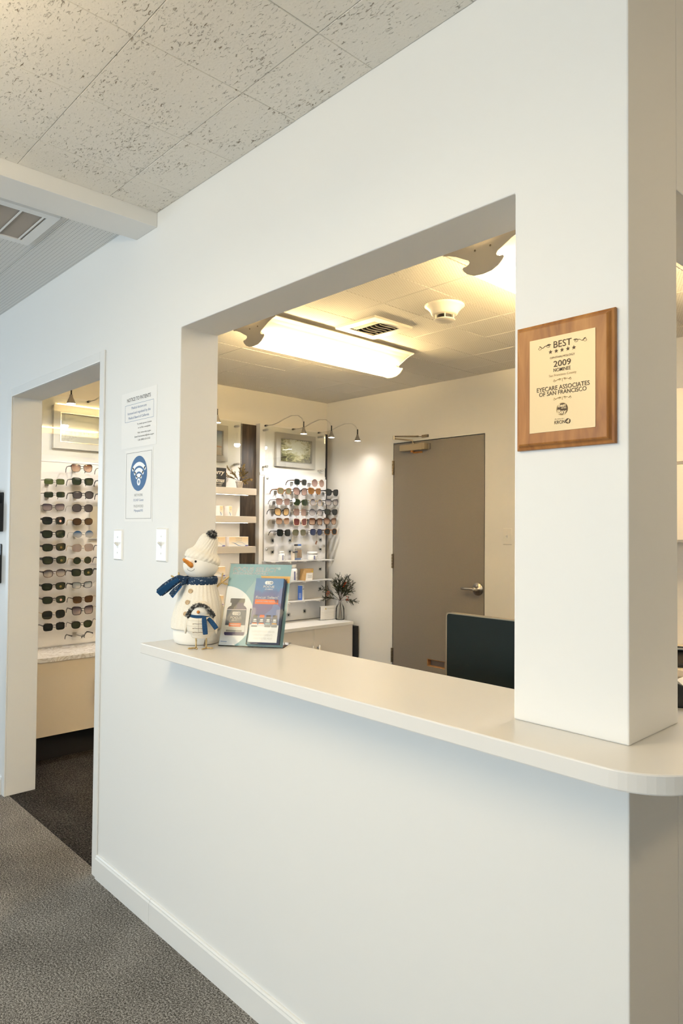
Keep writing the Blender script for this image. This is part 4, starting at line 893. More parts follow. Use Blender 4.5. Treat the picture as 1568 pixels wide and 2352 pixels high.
def glasses(label, y, z, shape, w, h, rim, rm, ln, tm, tt, group, X=-3.80, tilt=0.0, sticker=None, bridge_z=0.22, browbar=False):
    t = thing('sunglasses', label, 'sunglasses', (X, y, z), PI/2+random.uniform(-0.05, 0.05), group, 0.0, tilt+random.uniform(-0.012, 0.012))
    gap = 0.018; cx = gap/2+rim+w/2; O = lens_outline(shape, w, h)
    yw = lambda x: WRAP*x*x
    bm = B(); loops = []
    dep = 0.0035 if rim > 0.0018 else 0.0016
    for sc, yo in ((0, 0), (rim, 0), (rim, dep), (0, dep)):
        ring = []
        for x, zz in O:
            L = math.hypot(x, zz); q = 1+sc/L; ring.append(bm.verts.new((cx+x*q, yw(cx+x*q)+yo, zz*q)))
        loops.append(ring)
    n = len(O); fs = []
    for a in range(4):
        A, C = loops[a], loops[(a+1) % 4]
        for k in range(n): fs.append(bm.faces.new((A[k], A[(k+1) % n], C[(k+1) % n], C[k])))
    bmesh.ops.recalc_face_normals(bm, faces=fs)
    r0 = obj('rim', bm, rm, t, False); r1 = share('rim', r0, t); r1.scale = (-1, 1, 1)
    bm = B(); c = bm.verts.new((cx, yw(cx)+dep*0.3-0.0012, 0)); V = [bm.verts.new((cx+x, yw(cx+x)+dep*0.5, zz)) for x, zz in O]
    for k in range(n): bm.faces.new((c, V[k], V[(k+1) % n]))
    l0 = obj('lens', bm, ln, t, True); l1 = share('lens', l0, t); l1.scale = (-1, 1, 1)
    bz = bridge_z*h; br = max(0.0011, rim*0.8); bm = B(); tube(bm, [(-gap/2-rim*0.7, 0.001, bz-0.001), (-gap/4, -0.0005, bz+0.0012), (gap/4, -0.0005, bz+0.0012), (gap/2+rim*0.7, 0.001, bz-0.001)], br, 6)
    obj('bridge', bm, rm, t, True)
    if browbar: obj('brow_bar', tube(B(), [(-cx*1.3, yw(cx*1.3), h*0.44), (0, -0.0005, h*0.52), (cx*1.3, yw(cx*1.3), h*0.44)], 0.0012, 6), rm, t, True)
    ex = cx+w/2+rim; ez = h*0.26
    bm = B(); P = [(ex-0.003, yw(ex)-0.0005, ez), (ex+0.001, yw(ex)+0.004, ez), (ex+0.0015, 0.05, ez+0.001), (ex-0.002, 0.086, ez), (ex-0.004, 0.108, ez-0.014), (ex-0.006, 0.120, ez-0.034)]
    ribbon(bm, P, [tt*1.25, tt*1.2, tt*0.9, tt, tt*1.1, tt*0.9], 0.0024, [(0, 0, 1)]*3+[(0, 0.2, 1), (0, 1, 0.6), (0, 1, 0.3)])
    t0 = obj('temple', bm, tm, t); t1 = share('temple', t0, t); t1.scale = (-1, 1, 1)
    if sticker: obj('lens_sticker', plate(B(), circ(cx, -0.003, 0.0075, 14), yw(cx)-0.0024, yw(cx)-0.0020), sticker, t)
    return t
def peg(unit, y, z, uy, uz, back, xg=-3.80):
    """clear display peg on the board: block on the board and a thin arm to the bridge"""
    if unit.name not in _peg:
        L = (-(xg-XL))-back
        p = obj('glasses_peg', bbox(-0.011, 0.011, back-0.012, back-0.0002, -0.020, 0.008), PEGM, unit)
        a = obj('peg_arm', bbox(-0.004, 0.004, -(xg-XL)-0.002, back-0.012, -0.0045, -0.0015), PEGM, p); _peg[unit.name] = (p, a)
    else:
        p0, a0 = _peg[unit.name]; p = share('glasses_peg', p0, unit); share('peg_arm', a0, p)
    p.location = (y-uy, 0, z-uz)
ORD = ['top', 'second', 'third', 'fourth', 'fifth', 'sixth', 'seventh', 'eighth', 'ninth', 'tenth', 'eleventh', 'twelfth', 'thirteenth', 'bottom']
g, r_ = LN, RM
STW = plain('red white sticker', (0.70, 0.42, 0.32), 0.4); STY = plain('gold sticker', (0.20, 0.15, 0.035), 0.4)
COLA = [(0.427, 1.676), (0.429, 1.595), (0.424, 1.517), (0.427, 1.433), (0.429, 1.35), (0.433, 1.268), (0.436, 1.188), (0.437, 1.107), (0.434, 1.025), (0.438, 0.942), (0.437, 0.852), (0.441, 0.776)]
SPA = [('green lens thin rectangular sunglasses', 'rect', .052, .034, .0013, 'green', 'green', 'gun', .004, None), ('dark green lens thin dark rectangular sunglasses', 'rect', .052, .034, .0014, 'gun', 'dkgreen', 'gun', .004, None),
       ('plum gradient square sunglasses', 'sq', .054, .040, .0018, 'black', 'purple', 'gun', .004, None), ('black sunglasses with a red lens sticker', 'way', .055, .042, .0034, 'black', 'black', 'black', .011, STW),
       ('black wide sunglasses with dark green lenses', 'way', .056, .043, .0034, 'black', 'dkgreen', 'black', .011, None), ('black sunglasses with a gold lens mark', 'way', .056, .041, .0036, 'black', 'dkgreen', 'black', .011, STY),
       ('black thick framed sunglasses, gold lens mark', 'way', .056, .042, .0040, 'black', 'dkgreen', 'black', .014, STY), ('tortoise sunglasses with grey gradient lenses', 'panto', .053, .043, .0030, 'tort', 'greyg', 'tort', .009, None),
       ('black square sunglasses with faint gold mark', 'way', .055, .040, .0036, 'black', 'dkgreen', 'black', .011, STY), ('black sunglasses with round red sticker', 'way', .055, .040, .0034, 'black', 'dkgreen', 'black', .008, STW),
       ('gold rimmed dark aviator sunglasses', 'aviator', .060, .050, .0010, 'gold', 'black', 'gold', .003, None), ('black six sided dark sunglasses', 'hexa', .053, .043, .0022, 'black', 'black', 'black', .006, None)]
for k, ((y, z), (d, sh, w, h, rim, rm, ln, tm, tt, st)) in enumerate(zip(COLA, SPA)):
    glasses(d+', left column, '+ORD[k]+' row, doorway rack', y, z, sh, w, h, rim, r_[rm], g[ln], r_[tm], tt, 'sunglasses on the doorway rack', sticker=st, tilt=-0.02-0.01*random.random()); peg(u3, y, z, 0.165, 0.6255, -0.068)
COLB = [(0.598, 1.77), (0.605, 1.686), (0.61, 1.6), (0.608, 1.516), (0.61, 1.43), (0.615, 1.349), (0.613, 1.263), (0.611, 1.182), (0.612, 1.106), (0.614, 1.025), (0.62, 0.933), (0.619, 0.864), (0.615, 0.775), (0.622, 0.70)]
SPB = [('teal browed brown gradient sunglasses', 'cat', .054, .046, .0024, 'teal', 'browng', 'black', .006, None), ('black square dark green sunglasses', 'sq', .054, .044, .0024, 'black', 'dkgreen', 'black', .006, None),
       ('black keyhole plum lens sunglasses', 'panto', .053, .044, .0030, 'black', 'grey', 'black', .008, None), ('black panto grey lens sunglasses', 'panto', .055, .047, .0022, 'black', 'grey', 'silver', .003, None),
       ('browline brown lens sunglasses', 'panto', .052, .042, .0020, 'black', 'brown', 'gold', .004, None), ('silver round blue gradient sunglasses', 'round', .055, .046, .0010, 'silver', 'blueg', 'silver', .003, None),
       ('pink grey mirrored aviator sunglasses', 'aviator', .058, .047, .0010, 'gold', 'mirror', 'gold', .003, None), ('gold rimmed round green sunglasses', 'round', .048, .045, .0011, 'gold', 'dkgreen', 'gold', .003, None),
       ('black square sunglasses with lens mark', 'sq', .053, .042, .0030, 'black', 'dkgreen', 'black', .008, STY), ('dark rimmed pale grey gradient sunglasses', 'sq', .051, .038, .0022, 'black', 'clearg', 'black', .008, None),
       ('brown tortoise brown lens sunglasses', 'sq', .050, .040, .0026, 'tort', 'brown', 'tort', .005, None), ('black tall plum gradient sunglasses', 'sq', .053, .050, .0028, 'black', 'purple', 'black', .007, None),
       ('black panto dark green sunglasses', 'panto', .052, .043, .0024, 'black', 'dkgreen', 'tort', .004, None), ('clear safety glasses with black nose piece', 'rect', .060, .036, .0006, 'silver', 'clearl', 'black', .007, None)]
for k, ((y, z), (d, sh, w, h, rim, rm, ln, tm, tt, st)) in enumerate(zip(COLB, SPB)):
    o = glasses(d+', middle column, '+ORD[k]+' row, doorway rack', y, z, sh, w, h, rim, r_[rm], g[ln], r_[tm], tt, 'sunglasses on the doorway rack', sticker=st, tilt=-0.02); peg(u3, y, z, 0.165, 0.6255, -0.068)
    if 'safety' in d:
        for s in (-1, 1): obj('nose_piece', tube(B(), [(s*0.003, -0.001, 0.008), (s*0.009, 0.0, -0.012)], 0.0022, 6), r_['black'], o)
for k, (z, d, rm, ln, tt) in enumerate(((1.77, 'gold temple sunglasses', 'tort', 'browng', .004), (1.69, 'black temple sunglasses', 'black', 'dkgreen', .008), (1.602, 'tortoise temple sunglasses', 'tort', 'brown', .008), (1.265, 'dark patterned temple sunglasses', 'tort', 'grey', .006), (1.186, 'black narrow temple sunglasses', 'black', 'dkgreen', .007), (1.112, 'black wide temple sunglasses', 'black', 'black', .010), (1.03, 'silver temple sunglasses', 'silver', 'grey', .003), (0.935, 'ivory temple sunglasses', 'cream', 'brown', .006), (0.868, 'gold wire temple sunglasses', 'gold', 'browng', .003), (0.782, 'dark wire temple sunglasses', 'gun', 'dkgreen', .003))):
    glasses(d+' mostly behind the right door jamb, '+ORD[[0, 1, 2, 6, 7, 8, 9, 10, 11, 12][k]]+' row', 0.792, z, 'sq', .052, .042, .0026, r_[rm], g[ln], r_[rm], tt, 'sunglasses on the doorway rack', tilt=-0.02); peg(u3, 0.792, z, 0.165, 0.6255, -0.068)
GP = [(2.416, 1.776), (2.607, 1.777), (2.249, 1.696), (2.415, 1.699), (2.571, 1.709), (2.768, 1.705), (2.235, 1.61), (2.419, 1.61), (2.588, 1.615), (2.765, 1.621), (2.225, 1.529), (2.413, 1.53), (2.586, 1.532), (2.757, 1.538), (2.234, 1.454), (2.418, 1.45), (2.587, 1.455), (2.749, 1.459), (2.246, 1.361), (2.407, 1.364), (2.591, 1.368), (2.755, 1.372)]
SPG = [('smoke grey sunglasses, left of the top pair', 'way', .052, .045, .0034, 'grey', 'black', 'tort', .008), ('mauve oversized round sunglasses, right of the top pair', 'round', .060, .062, .0012, 'gold', 'rose', 'gold', .003),
       ('amber brown sunglasses with green lenses, second row first', 'way', .052, .044, .0034, 'brown', 'olive', 'brown', .009), ('large mauve gradient sunglasses with black rim, second row second', 'butter', .060, .058, .0022, 'black', 'rose', 'black', .004), ('brown amber lens sunglasses, second row third', 'cat', .056, .045, .0036, 'brown', 'amberd', 'tort', .008), ('black square cat eye sunglasses, second row last', 'cat', .056, .050, .0040, 'black', 'black', 'black', .010),
       ('brown gradient rimless sunglasses, third row first', 'sq', .058, .052, .0008, 'gold', 'rose', 'tort', .004), ('dark green sunglasses, third row second', 'cat', .056, .046, .0030, 'green', 'dkgreen', 'black', .007), ('round blue grey sunglasses in gold double rim, third row third', 'round', .052, .054, .0024, 'gold', 'greyg', 'gold', .003), ('black cat eye grey gradient sunglasses, third row last', 'cat', .058, .050, .0030, 'black', 'greyg', 'black', .006),
       ('thick black amber gradient sunglasses, fourth row first', 'butter', .056, .056, .0042, 'black', 'amber', 'black', .006), ('rimless grey six sided sunglasses, fourth row second', 'hexa', .056, .056, .0008, 'gold', 'rose', 'gold', .003), ('round grey gradient sunglasses with thin black rim, fourth row third', 'round', .060, .056, .0014, 'black', 'greyg', 'gun', .003), ('small black cat eye sunglasses, fourth row last', 'cat', .056, .044, .0036, 'black', 'black', 'black', .008),
       ('brown gradient square rimless sunglasses, fifth row first', 'sq', .056, .050, .0008, 'gold', 'browng', 'gold', .003), ('maroon square sunglasses with ivory rim, fifth row second', 'sq', .056, .054, .0034, 'cream', 'maroon', 'gold', .003), ('tortoise angular brown gradient sunglasses, fifth row third', 'hexa', .056, .052, .0042, 'tort', 'browng', 'tort', .012), ('brown black cat eye sunglasses, fifth row last', 'cat', .058, .050, .0034, 'tort', 'browng', 'black', .008),
       ('black square dark teal sunglasses, sixth row first', 'sq', .054, .050, .0032, 'black', 'black', 'black', .006), ('olive aviator sunglasses, sixth row second', 'aviator', .058, .048, .0010, 'gold', 'olive', 'gold', .003), ('navy aviator sunglasses with dark brow bar, sixth row third', 'aviator', .056, .050, .0018, 'gun', 'navy', 'gun', .004), ('tortoise and gold dark sunglasses, sixth row last', 'panto', .054, .046, .0040, 'brown', 'black', 'tort', .008)]
for (y, z), (d, sh, w, h, rim, rm, ln, tm, tt) in zip(GP, SPG):
    glasses(d+', corner rack', y, z, sh, w, h, rim, r_[rm], g[ln], r_[tm], tt, 'sunglasses on the corner rack', browbar=('brow bar' in d)); peg(u, y, z, 2.107, 0.6255, -0.080)
# mirror and hanging tags
mr = wallthing('wall_mirror', 'small square mirror between the sunglasses columns in the doorway', 'mirror', 0.82, 1.317, None, XL+0.0715)
obj('mirror_glass', bbox(-0.11, 0.11, -0.006, -0.001, 0.004, 0.216), plain('mirror silver', (0.85, 0.85, 0.83), 0.02, metal=1.0), mr)
obj('mirror_ledge', bbox(-0.114, 0.114, -0.012, -0.0005, 0.0, 0.004), PANELW, mr)
tg = wallthing('price_tag', 'white round price tag hanging from second row sunglasses', 'tag', 2.335, 1.607, None, -3.79)
obj('tag_disc', plate(B(), circ(0, 0.018, 0.017, 18), -0.0008, 0.0008), PAPER, tg); obj('tag_string', tube(B(), [(0, 0, 0.034), (0.002, 0.004, 0.085)], 0.0008, 5), PAPER, tg)
tg = wallthing('price_tag', 'brown paper tag hanging below the navy aviator sunglasses', 'tag', 2.577, 1.262, None, -3.79)
obj('tag_card', plate(B(), [(-0.010, 0.010), (0.002, 0.0), (0.016, 0.028), (0.004, 0.036)], -0.0008, 0.0008), plain('brown card', (0.19, 0.085, 0.045), 0.7), tg); obj('tag_string', tube(B(), [(0.008, 0, 0.032), (0.010, 0.002, 0.098)], 0.0006, 5), BLACK, tg)

# ------------------------------------------------------------------ goods on the shelves
def carton(label, y0, y1, z, h, depth, tall=False, X=-3.80):
    t = wallthing('eye_drop_carton', label, 'carton', (y0+y1)/2, z, 'eye drop cartons on the lit shelves', X); w = (y1-y0)/2
    obj('box_body', bbox(-w, w, 0.0, depth, 0.0005, h), plain('carton white', (0.84, 0.79, 0.74), 0.5), t, bevel=0.001)
    bm, nm = B(), 'printed_front'
    m, nt, b = newmat('carton print'); tc = N(nt, 'ShaderNodeTexCoord'); sp = N(nt, 'ShaderNodeSeparateXYZ'); nt.links.new(tc.outputs['Generated'], sp.inputs[0])
    rr = ramp(nt, sp.outputs['Z'], [(0.0, (0.72, 0.74, 0.74)), (0.35, (0.76, 0.68, 0.55)), (0.8, (0.74, 0.56, 0.33))]); nt.links.new(rr.outputs[0], b.inputs['Base Color']); b.inputs['Roughness'].default_value = 0.4
    obj(nm, bbox(-w+0.002, w-0.002, -0.0008, 0.0, 0.002, h-0.002), m, t)
    sw = plain('swoosh blue', (0.05, 0.15, 0.36), 0.4); k = w
    obj('swoosh', tube(B(), [(-0.75*k, -0.0012, 0.42*h), (-0.35*k, -0.0012, 0.30*h), (0.0*k, -0.0012, 0.08*h), (0.25*k, -0.0012, 0.05*h)], [0.0004, 0.0022, 0.0016, 0.0005], 5), sw, t)
    if not tall:
        obj('swoosh', tube(B(), [(-0.45*k, -0.0012, 0.32*h), (-0.05*k, -0.0012, 0.46*h), (0.35*k, -0.0012, 0.40*h), (0.8*k, -0.0012, 0.10*h)], [0.0006, 0.0012, 0.0012, 0.0004], 5), plain('swoosh pale blue', (0.22, 0.38, 0.52), 0.4), t)
        obj('corner_patch', plate(B(), [(0.62*k, 0.02*h), (0.96*k, 0.02*h), (0.96*k, 0.14*h), (0.72*k, 0.13*h)], -0.0013, -0.0009), plain('violet print', (0.13, 0.12, 0.32), 0.4), t)
        text(t, 'Oasis', -0.32*k, 0.32*k, 0.80*h, 0.14*h, GREYINK, -0.0014); text(t, 'TEARS PLUS', -0.30*k, 0.32*k, 0.70*h, 0.06*h, GREYINK, -0.0014)
        obj('printed_rule', bbox(-0.32*k, 0.32*k, -0.0014, -0.0009, 0.56*h, 0.60*h), GREYINK, t)
    else: obj('printed_rule', bbox(-0.5*k, 0.6*k, -0.0014, -0.0009, 0.62*h, 0.65*h), GREYINK, t)
carton('narrow tan eye drop carton, left of two on the second shelf', 1.635, 1.665, 1.4865, 0.075, 0.075, True)
carton('narrow tan eye drop carton, right of two on the second shelf', 1.716, 1.745, 1.4865, 0.075, 0.075, True)
carton('wide tan eye drop carton in front of the dark veneer, third shelf', 1.720, 1.898, 1.2575, 0.073, 0.055)
carton('wide tan eye drop carton just right of the snowman hat, third shelf', 1.515, 1.690, 1.2575, 0.073, 0.055)
carton('wide tan eye drop carton behind the snowman head, fourth shelf', 1.517, 1.693, 1.0355, 0.073, 0.055)
carton('wide tan eye drop carton low behind the snowman body, fifth shelf', 1.508, 1.682, 0.8225, 0.073, 0.055)
# chalkboard sign and potted sprig on the top shelf
cb = wallthing('chalkboard_sign', 'black lettered christmas chalkboard sign leaning on the top shelf', 'sign', 1.632, 1.7005, None, -3.85)
obj('board', bbox(-0.09, 0.09, 0.0, 0.012, 0.0, 0.147), plain('chalkboard', (0.020, 0.019, 0.017), 0.7, bscale=60, bstr=0.05, bdist=0.0004, vary=0.2), cb)
CHALK = plain('cream chalk', (0.62, 0.55, 0.42), 0.8)
text(cb, 'Merry', -0.055, 0.076, 0.100, 0.032, CHALK, -0.0008, 0.02, 0.3); text(cb, 'Christmas', -0.082, 0.076, 0.040, 0.030, CHALK, -0.0008, 0.02, 0.25)
obj('chalk_swash', tube(B(), [(-0.07, -0.0008, 0.026), (0.06, -0.0008, 0.032), (-0.02, -0.0008, 0.020), (0.055, -0.0008, 0.022), (-0.01, -0.0008, 0.010), (0.05, -0.0008, 0.012)], 0.0016, 5), CHALK, cb)
obj('painted_sprig', plate(B(), star(0.005, 0.078, 0.014), -0.001, -0.0005), plain('sprig green', (0.10, 0.11, 0.06), 0.7), cb)
obj('painted_berry', plate(B(), circ(-0.014, 0.073, 0.005, 10), -0.0014, -0.001), BERRY, cb)
def leaf(bm, q, o, dr, s, lw):
    n = o.cross(dr)
    n = (n.normalized() if n.length > 1e-5 else frame_from(o)[0])*lw*0.5; e = o.cross(n).normalized()*lw*0.18
    v = [bm.verts.new(x) for x in (q, q+o*s*0.45+n, q+o*s, q+o*s*0.45-n)]; c = bm.verts.new(q+o*s*0.5+e)
    for i in range(4): bm.faces.new((v[i], v[(i+1) % 4], c))
def sprig(bm_stem, bm_leaf, p0, p1, nleaf, ll, lw, twigs=0, tl=0.03):
    """curved stem with leaves set round it; with twigs, side shoots carry more of them"""
    p0, p1 = Vector(p0), Vector(p1); d = p1-p0; L = d.length
    mid = (p0+p1)/2+Vector((0, 0, 0.12*L)); f = lambda t: p0*(1-t)**2+mid*2*t*(1-t)+p1*t*t
    g = lambda t: (2*(1-t)*(mid-p0)+2*t*(p1-mid)).normalized()
    tube(bm_stem, [f(i/7) for i in range(8)], [0.0016-0.0010*i/7 for i in range(8)], 5)
    for k in range(nleaf):
        t = 0.30+0.70*k/nleaf; q = f(t); dr = g(t); a = random.uniform(0, 2*PI); u, w = frame_from(dr)
        leaf(bm_leaf, q, (dr*random.uniform(0.4, 1.0)+(u*math.cos(a)+w*math.sin(a))*random.uniform(0.5, 1.0)).normalized(), dr, ll*random.uniform(0.6, 1.15), lw)
    for k in range(twigs):
        t = 0.35+0.6*k/max(1, twigs); q = f(t); dr = g(t); a = random.uniform(0, 2*PI); u, w = frame_from(dr)
        o = (dr*0.9+(u*math.cos(a)+w*math.sin(a))*0.75).normalized(); T2 = tl*random.uniform(0.7, 1.2)*(1.15-0.5*t)
        tube(bm_stem, [q, q+o*T2], [0.0008, 0.0004], 4)
        for i in range(12):
            p = q+o*T2*(i/11); b = random.uniform(0, 2*PI); u2, w2 = frame_from(o)
            leaf(bm_leaf, p, (o*0.9+(u2*math.cos(b)+w2*math.sin(b))*0.6).normalized(), o, ll*0.8*random.uniform(0.7, 1.1), lw)
pp = thing('potted_plant', 'small stone pot with olive bronze sprigs on the top shelf', 'potted plant', (-3.84, 1.838, 1.7005))
bm = B(); lathe(bm, [(0.0, 0.0), (0.021, 0.0), (0.028, 0.040), (0.0285, 0.042), (0.031, 0.043), (0.032, 0.054), (0.029, 0.054), (0.027, 0.046), (0.0, 0.046)], n=24); obj('pot', bm, TERRA, pp, True)
Rw = Vector((0.685, 0.728, 0)); Dw = Vector((0.73, -0.685, 0))
for dx, dz, dd in ((-0.10, 0.115, 0.02), (0.030, 0.135, 0.0), (0.002, 0.105, -0.02), (-0.115, 0.055, 0.03), (0.062, 0.075, 0.01), (0.098, 0.018, 0.03), (0.060, -0.008, 0.05), (-0.05, 0.075, 0.05), (0.045, 0.105, 0.03)):
    a, b = B(), B(); p1 = Rw*dx+Dw*dd+Vector((0, 0, 0.05+dz)); sprig(a, b, (0, 0, 0.046), p1, 30, 0.012, 0.008, 6, 0.030)
    st = obj('stem', a, STEMB, pp); fo = obj('foliage', b, OLIVE, st); fo['kind'] = 'stuff'
# glass shelves on the corner board
def gshelf(label, z, y1, pins):
    t = wallthing('glass_shelf', label, 'shelf', 2.125, z, 'glass shelves under the corner rack', XL+0.0825)
    obj('shelf_plate', bbox(0.0, y1-2.125, -0.122, -0.001, 0.0, 0.006), FROST, t)
    p0 = None
    for p in pins:
        if p0 is None:
            p0 = obj('shelf_pin', tube(B(), [(0, -0.0005, -0.0065), (0, -0.108, -0.0065)], 0.006, 10), STEEL, t, True); q = p0; e0 = obj('pin_cap', ball(B(), (0, -0.110, -0.0065), 0.0085, 10), STEEL, p0, True)
        else: q = share('shelf_pin', p0, t); share('pin_cap', e0, q)
        q.location = (p-2.125, 0, 0)
gshelf('top glass shelf under the corner sunglasses, carrying bottle and jar', 1.128, 2.80, (2.17, 2.33, 2.49, 2.65, 2.78))
gshelf('middle glass shelf carrying the kraft box under the corner rack', 0.960, 2.80, (2.17, 2.33, 2.49, 2.65, 2.78))
gshelf('bottom glass shelf carrying the blue and white box', 0.798, 2.735, (2.17, 2.33, 2.49, 2.65))
def pillbottle(label, y, z, r, h, neck=0.7, lid=0.24):
    t = wallthing('supplement_bottle', label, 'bottle', y, z, None, -3.85); b = h*(1-lid)
    bm = B(); lathe(bm, [(0, 0), (r*0.92, 0), (r, 0.004), (r, b*0.84), (r*0.9, b*0.95), (r*neck, b)], n=24); obj('body', bm, PLASTW, t, True)
    bm = B(); lathe(bm, [(r*neck*1.08, b), (r*neck*1.1, h-0.002), (r*neck*1.02, h), (0, h)], n=24); obj('lid', bm, PLASTW, t, True)
    obj('label_stripe', (lambda m: (m, [m.faces.new([m.verts.new((r*1.01*math.sin(a), -r*1.01*math.cos(a), zz)) for a, zz in ((a0, 0.1*b), (a0+0.32, 0.1*b), (a0+0.32, 0.78*b), (a0, 0.78*b))]) for a0 in (-0.42,)])[0])(B()), plain('label blue', (0.035, 0.05, 0.22), 0.4), t)
    for zz, a1 in ((0.62, 1.1), (0.56, 0.95), (0.30, 0.9)):
        bm = B(); P = [(r*1.012*math.sin(a), -r*1.012*math.cos(a), zz*b) for a in [0.2+i*(a1-0.2)/6 for i in range(7)]]; tube(bm, P, 0.0011, 4); obj('label_line', bm, GREYINK, t)
pillbottle('small white supplement bottle on the top glass shelf', 2.262, 1.1345, 0.0265, 0.078)
pillbottle('large white supplement bottle on the middle glass shelf behind the sign', 2.382, 0.9665, 0.036, 0.135)
pillbottle('squat white lidded jar on the top glass shelf', 2.590, 1.1345, 0.042, 0.068, 0.95, 0.30)
bl = wallthing('blister_pack', 'hanging card pack with orange and blue print on the top glass shelf', 'package', 2.446, 1.1345, None, -3.87)
obj('card', bbox(-0.040, 0.040, 0, 0.002, 0.0, 0.135), PAPER, bl); obj('header_print', bbox(-0.038, 0.0, -0.0008, 0, 0.117, 0.133), INK, bl); obj('header_print', bbox(0.0, 0.038, -0.0008, 0, 0.117, 0.133), plain('header blue', (0.10, 0.20, 0.45), 0.4), bl)
obj('picture_print', bbox(-0.005, 0.038, -0.0008, 0, 0.020, 0.085), plain('peach print', (0.80, 0.52, 0.32), 0.45), bl); obj('blue_block', bbox(-0.030, 0.0, -0.0016, -0.0008, 0.062, 0.076), plain('block blue', (0.06, 0.08, 0.26), 0.45), bl); obj('foot_band', bbox(-0.036, 0.036, -0.0008, 0, 0.004, 0.014), plain('band blue', (0.14, 0.24, 0.55), 0.45), bl)
obj('blister', bbox(-0.036, 0.036, -0.016, -0.0017, 0.018, 0.095), ACRY, bl, bevel=0.004)
bl2 = wallthing('slim_carton', 'slim cream carton standing left of the hanging card pack', 'carton', 2.400, 1.1345, None, -3.865)
obj('body', bbox(-0.012, 0.012, 0, 0.02, 0, 0.072), plain('cream card', (0.74, 0.65, 0.54), 0.5), bl2); obj('end_print', bbox(-0.011, 0.011, -0.0008, 0, 0.062, 0.070), INK, bl2)
kb = wallthing('kraft_box', 'kraft brown box with white label on the middle glass shelf', 'box', 2.527, 0.9665, None, -3.855)
kb.rotation_euler = (0, 0, PI/2+0.15)
KR = plain('kraft card', (0.52, 0.335, 0.145), 0.6, bscale=60, bstr=0.05, bdist=0.0003, vary=0.1)
bm = B(); plate(bm, [(-0.055, 0), (0.050, 0), (0.060, 0.095), (-0.045, 0.095)], -0.03, 0.025); obj('box_body', bm, KR, kb)
obj('white_label', plate(B(), [(-0.040, 0.0), (0.046, 0.0), (0.052, 0.062), (-0.030, 0.062)], -0.0308, -0.0300), PAPER, kb); text(kb, 'Oasis', -0.012, 0.040, 0.032, 0.012, GREYINK, -0.0313); obj('yellow_tab', bbox(0.036, 0.054, -0.0312, -0.0304, 0.064, 0.076), plain('tab yellow', (0.60, 0.46, 0.05), 0.5), kb)
obj('label_line', bbox(-0.012, 0.042, -0.0312, -0.0308, 0.022, 0.025), GREYINK, kb)
bb_ = wallthing('tall_carton', 'tall blue and white carton on the bottom glass shelf', 'carton', 2.478, 0.8045, None, -3.86)
bb_.rotation_euler = (0, 0, PI/2+0.5)
obj('body', bbox(-0.020, 0.020, -0.020, 0.020, 0, 0.122), PAPER, bb_, bevel=0.001); obj('blue_side', bbox(-0.0206, -0.0200, -0.0195, 0.0195, 0.002, 0.120), plain('carton blue', (0.028, 0.115, 0.50), 0.4), bb_); obj('print_line', bbox(-0.012, 0.014, -0.0206, -0.0200, 0.088, 0.093), NAVY, bb_)
obj('side_text', bbox(-0.0210, -0.0206, -0.010, 0.010, 0.015, 0.060), plain('side print', (0.20, 0.28, 0.58), 0.5), bb_)
# warning card and vase on the cabinet
wc = wallthing('warning_card', 'white warning card in a clear stand on the corner cabinet', 'sign', 2.735, 0.6255, None, -3.80)
wc.rotation_euler = (0, 0, PI/2-0.1)
obj('acrylic_stand', bbox(-0.092, 0.092, 0.006, 0.009, 0.0, 0.122), ACRY, wc); obj('stand_foot', bbox(-0.092, 0.092, 0.0, 0.045, 0.0, 0.003), ACRY, wc); obj('card', bbox(-0.082, 0.090, 0.003, 0.0055, 0.004, 0.118), PAPER, wc)
obj('dark_edge', bbox(-0.088, -0.083, 0.003, 0.0055, 0.02, 0.112), INK, wc)
obj('triangle_mark', plate(B(), [(-0.036, 0.090), (-0.020, 0.090), (-0.028, 0.103)], 0.0023, 0.0029), plain('warning yellow', (0.62, 0.43, 0.06), 0.5), wc); text(wc, 'WARNING', -0.014, 0.062, 0.091, 0.008, GREYINK, 0.0025)
for k in range(9): obj('text_line', bbox(-0.076, 0.082-0.012*(k % 3), 0.0024, 0.0029, 0.066-k*0.0068, 0.0672-k*0.0068), FAINTINK, wc)
vs = thing('berry_vase', 'clear glass bottle vase with evergreen and red berry sprigs', 'vase', (-3.752, 2.822, 0.6255))
bm = B(); prof = [(0.0, 0.0), (0.036, 0.0), (0.038, 0.004), (0.037, 0.060), (0.036, 0.095), (0.030, 0.115), (0.018, 0.132), (0.013, 0.145), (0.0125, 0.165), (0.0145, 0.168)]
lathe(bm, prof, n=28); bmesh.ops.delete(bm, geom=[f for f in bm.faces if len(f.verts) > 4 and f.calc_center_median().z > 0.1], context='FACES_ONLY'); obj('glass_bottle', bm, GLASS, vs, True)
bm = B()
tips = ((-0.018, 0.215, 0.0), (0.060, 0.22, 0.0), (0.105, 0.145, 0.02), (0.125, 0.0, 0.02), (-0.150, 0.105, 0.0), (-0.145, 0.025, 0.0), (-0.065, 0.165, 0.02), (0.03, 0.175, 0.03), (0.085, 0.19, 0.0), (-0.04, 0.12, 0.03), (0.07, 0.10, 0.03), (0.02, 0.13, 0.02), (-0.005, 0.17, 0.01), (0.10, 0.09, 0.0), (0.045, 0.15, 0.0), (-0.035, 0.175, 0.0))
for k, (dx, dz, dd) in enumerate(tips):
    e = Vector((1.46*dx, 0.0, 0)) if dx > 0 else Vector((0.10*dx, 1.28*dx, 0))
    p1 = e+Vector((0.8*dd, -0.3*dd, 0.165+dz)); a, b = B(), B(); sprig(a, b, (0, 0, 0.160), p1, 50, 0.015, 0.0055, 15, 0.055)
    st = obj('branch', a, STEMB, vs); fo = obj('needles', b, EVERG, st); fo['kind'] = 'stuff'
